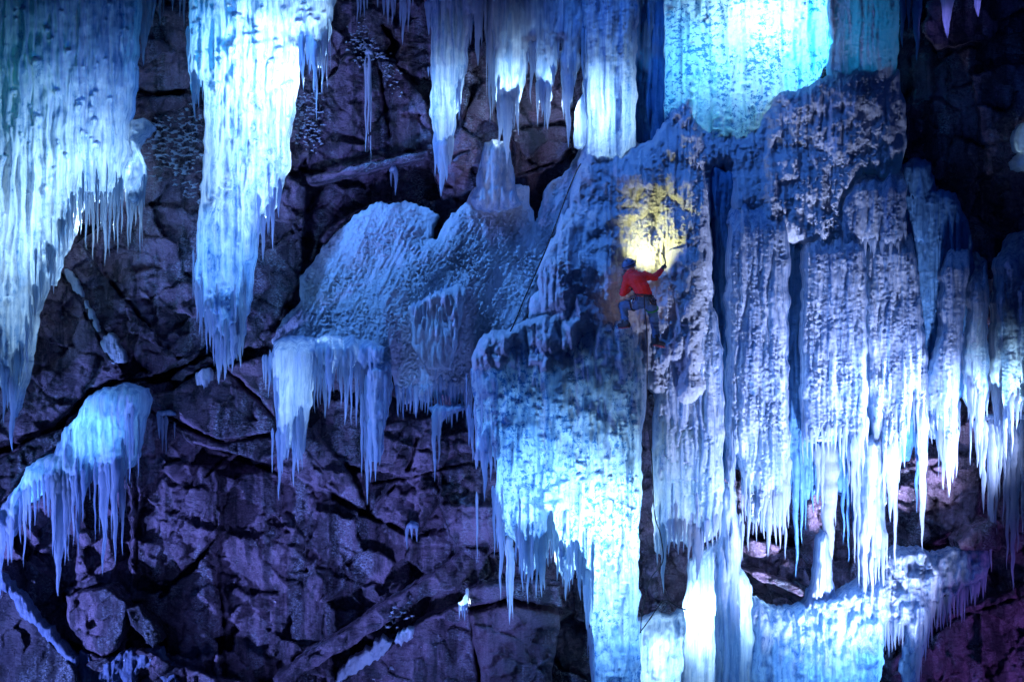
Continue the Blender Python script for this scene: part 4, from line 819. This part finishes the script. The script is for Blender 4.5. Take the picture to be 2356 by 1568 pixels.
tube('headlamp_strap', ring(hc-up_*.005, side, gz, .116, .139), .011, BLACK, helmet)
lp = hc + gz*.15 + up_*.01
tube('headlamp', [lp-gz*.02, lp+gz*.012, lp+gz*.03], [.028, .032, .03], BLACK, helmet, 10)
tube('lamp_lens', [lp+gz*.03, lp+gz*.036], [.026, .022], GLOW, helmet, 10)
tube('goggles', ring(hc+up_*.055, side, gz, .098, .112, 10, -.2, 1.6), .014, BLACK, helmet)
tube('chin_strap', [hc+side*.1-up_*.03, head+side*.075-up_*.06+gz*.03, head-up_*.112+gz*.035, head-side*.075-up_*.06+gz*.03, hc-side*.1-up_*.03], .006, BLACK, helmet)
# harness
harness = tube('harness', ring(c(487, 925, -1.27), np.array((1, 0, -.12)), np.array((0, 1, 0)), .165, .16), .022, BLACK, person)
for hip, kn in ((RHip, RK), (LHip, LK)):
    ax = (kn-hip)/np.linalg.norm(kn-hip); u = np.cross(ax, (0, 1, .3)); u /= np.linalg.norm(u); w = np.cross(ax, u)
    tube('leg_loop', ring(hip+ax*.10, u, w, .114, .114), .015, GREEN if hip is RHip else BLACK, harness)
for i, (zx, zy) in enumerate(((540, 935), (552, 958), (562, 985), (545, 975), (420, 950), (395, 960), (570, 965))):
    p = c(zx, zy, -1.4 if i != 1 else -1.38); rr = random.Random(i)
    tube('carabiner', ring(p, np.array((.6, .2, .1)), np.array((0, .1, 1)), .035, .045, 12), .007, STEEL if i % 2 else BLACK, harness, 5)
tube('ice_screw', [c(376, 965, -1.42), c(384, 1035, -1.42)], [.014, .008], STEEL, harness)
tube('gear_sling', [c(520, 930, -1.42), c(548, 990, -1.44), c(582, 1010, -1.40), c(588, 960, -1.36)], .016, BLACK, harness)
# boots and crampons
for an, heel, toe in ((RA, RHeel, RT), (LA, LHeel, LT)):
    dr = toe-heel; dr /= np.linalg.norm(dr); dn = heel-an; dn -= dr*(dn@dr); dn /= np.linalg.norm(dn); sd_ = np.cross(dr, dn)
    def f_boot(P, an=an, heel=heel, toe=toe, dn=dn):
        d = cap(P, an+(an-heel)*.25, heel-dn*.02, .068, .058); d = smin(d, cap(P, heel-dn*.025, toe-dn*.03, .054, .044), .04)
        return np.maximum(d, ((P-heel)@dn)-.018)
    lo, hi = bounds(an, heel, toe)
    b = body_part('boot', f_boot, lo, hi, BLACK, person, .009, .11)
    cr = tube('crampon', [heel+dn*.026-dr*.04-sd_*.03, toe+dn*.026-sd_*.035, toe+dn*.026+dr*.03, toe+dn*.026+sd_*.035, heel+dn*.026-dr*.04+sd_*.03, heel+dn*.026-dr*.04-sd_*.03], .008, CRAMP, b)
    for k_ in (-.03, .06, .13, .19):
        for s in (-1, 1):
            p = heel+dr*k_+dn*.026+sd_*.03*s; tube('spike', [p, p+dn*.035], [.008, .001], STEEL, b, 5)
    for s in (-1, 1):
        p = toe+dn*.026+sd_*.02*s; tube('front_point', [p, p+dr*.08+dn*.01], [.009, .002], STEEL, b, 5)
# gloves with fingers closed on the shafts
axd = c(668, 655, -1.02)-c(640, 700, -1.12); axd /= np.linalg.norm(axd)
def glove(wr_, hd, ax_, name='glove'):
    fw = hd-wr_; fw /= np.linalg.norm(fw); nrm = np.cross(ax_, fw); nrm /= np.linalg.norm(nrm)
    ax2 = np.cross(fw, nrm)
    def f(P):
        d = cap(P, wr_-fw*.03, wr_+fw*.02, .045, .04)
        for k_ in (-.026, 0, .026): d = smin(d, cap(P, wr_+fw*.02+ax2*k_*.7, hd-nrm*.02+ax2*k_, .024, .02), .02)
        for k_, l_ in ((-.036, .8), (-.012, 1.), (.012, .95), (.036, .75)):
            a = hd-nrm*.022+ax2*k_; b_ = hd+fw*.035*l_-nrm*.006+ax2*k_; e = hd+fw*.022*l_+nrm*.03+ax2*k_; t = hd-fw*.012+nrm*.03+ax2*k_
            d = np.minimum(d, np.minimum(np.minimum(cap(P, a, b_, .0125, .0115), cap(P, b_, e, .0115, .0105)), cap(P, e, t, .0105, .0095)))
        th = [wr_+fw*.02+ax2*.035, hd-fw*.01+ax2*.05+nrm*.012, hd+fw*.02+ax2*.038+nrm*.035]
        return np.minimum(d, smin(cap(P, th[0], th[1], .018, .014), cap(P, th[1], th[2], .014, .011), .01))
    lo, hi = bounds(wr_, hd)
    return body_part(name, f, lo, hi, BLACK, person, .006, .09)
glove(RW, RH, axd); glove(LW, LH, np.array((.3, .2, .9)))
# ice tools
def tool(P, tip, label):
    s = tube('ice_axe', P, [.014, .016, .016, .014, .013, .013][:len(P)], BLACK, None, 8); tag(s, label, 'ice axe')
    tube('pick', [Vector(P[-1])+(Vector(P[-1])-Vector(tip))*.35, P[-1], (Vector(P[-1])*.5+Vector(tip)*.5)+Vector((0, 0, .03)), tip], [.012, .018, .011, .003], STEEL, s, 6)
    tube('grip', [P[0], P[1], Vector(P[1])*.4+Vector(P[2])*.6], [.021, .021, .018], BLACK, s, 8)
    tube('grip_rest', [P[0], Vector(P[0])+Vector((.05, .02, .01))], [.016, .006], STEEL, s, 6)
tool([c(638, 702, -1.07), c(657, 678, -1.06), c(670, 645, -1.04), c(664, 610, -1.0), c(650, 580, -.95), c(636, 560, -.88)], c(630, 575, -.5), 'black curved ice axe raised in the right hand of the climber')
tool([c(366, 880, -1.0), c(374, 858, -.95), c(390, 820, -.88), c(400, 790, -.82)], c(395, 800, -.5), 'black ice axe held low in the left hand, hidden before the chest of the climber')
# ropes
def rope(label, P, r, mat):
    Q = []; P = [Vector(p) for p in P]
    for i in range(len(P)-1):
        for k_ in range(6):
            t = k_/6; p0, p1, p2, p3 = P[max(i-1, 0)], P[i], P[i+1], P[min(i+2, len(P)-1)]
            Q.append(.5*((2*p1)+(p2-p0)*t+(2*p0-5*p1+4*p2-p3)*t*t+(3*p1-p0-3*p2+p3)*t**3))
    Q.append(P[-1]); return tag(tube('climbing_rope', Q, r, mat), label, 'rope')
rope('dark rope hanging from the harness of the climber down along the rock crack', [c(487, 925, -1.45), c(492, 1040, -1.45), c(503, 1150, -1.35), c(512, 1320, -1.3), at(1489, 830, -1.3), at(1489, 900, -1.2), at(1492, 980, -1.0), at(1500, 1060, -.9), at(1506, 1180, -.8), at(1520, 1230, -.95), at(1525, 1290, -1.0), at(1500, 1325, -.6), at(1487, 1360, -.5), at(1476, 1420, -.5), at(1474, 1455, -.5)], .011, ROPEM)
rope('taut black rope running down the snowy left flank of the mound', [at(1336, 377, -.35), at(1326, 395, -.5), at(1305, 445, -.72), at(1276, 523, -.9), at(1252, 583, -1.0), at(1229, 636, -1.05), at(1205, 690, -1.25), at(1189, 730, -1.3), at(1174, 762, -1.28)], .014, ROPEM)
rope('dark cable stretched across the ice apron beside the blazing block', [at(1466, 1462, -.4), at(1490, 1430, -.5), at(1512, 1398, -.55), at(1530, 1380, -.6), at(1560, 1395, -.7), at(1578, 1402, -.7)], .012, ROPEM)
# the lit headlamp
lamp('headlamp_light', 'SPOT', tuple(lp+gz*.045), (1, .9, .34), 190, tuple(c(500, 535, -.7)), .02, 96, 1.)

for o in C.objects:
    if '_o' in o: del o['_o']
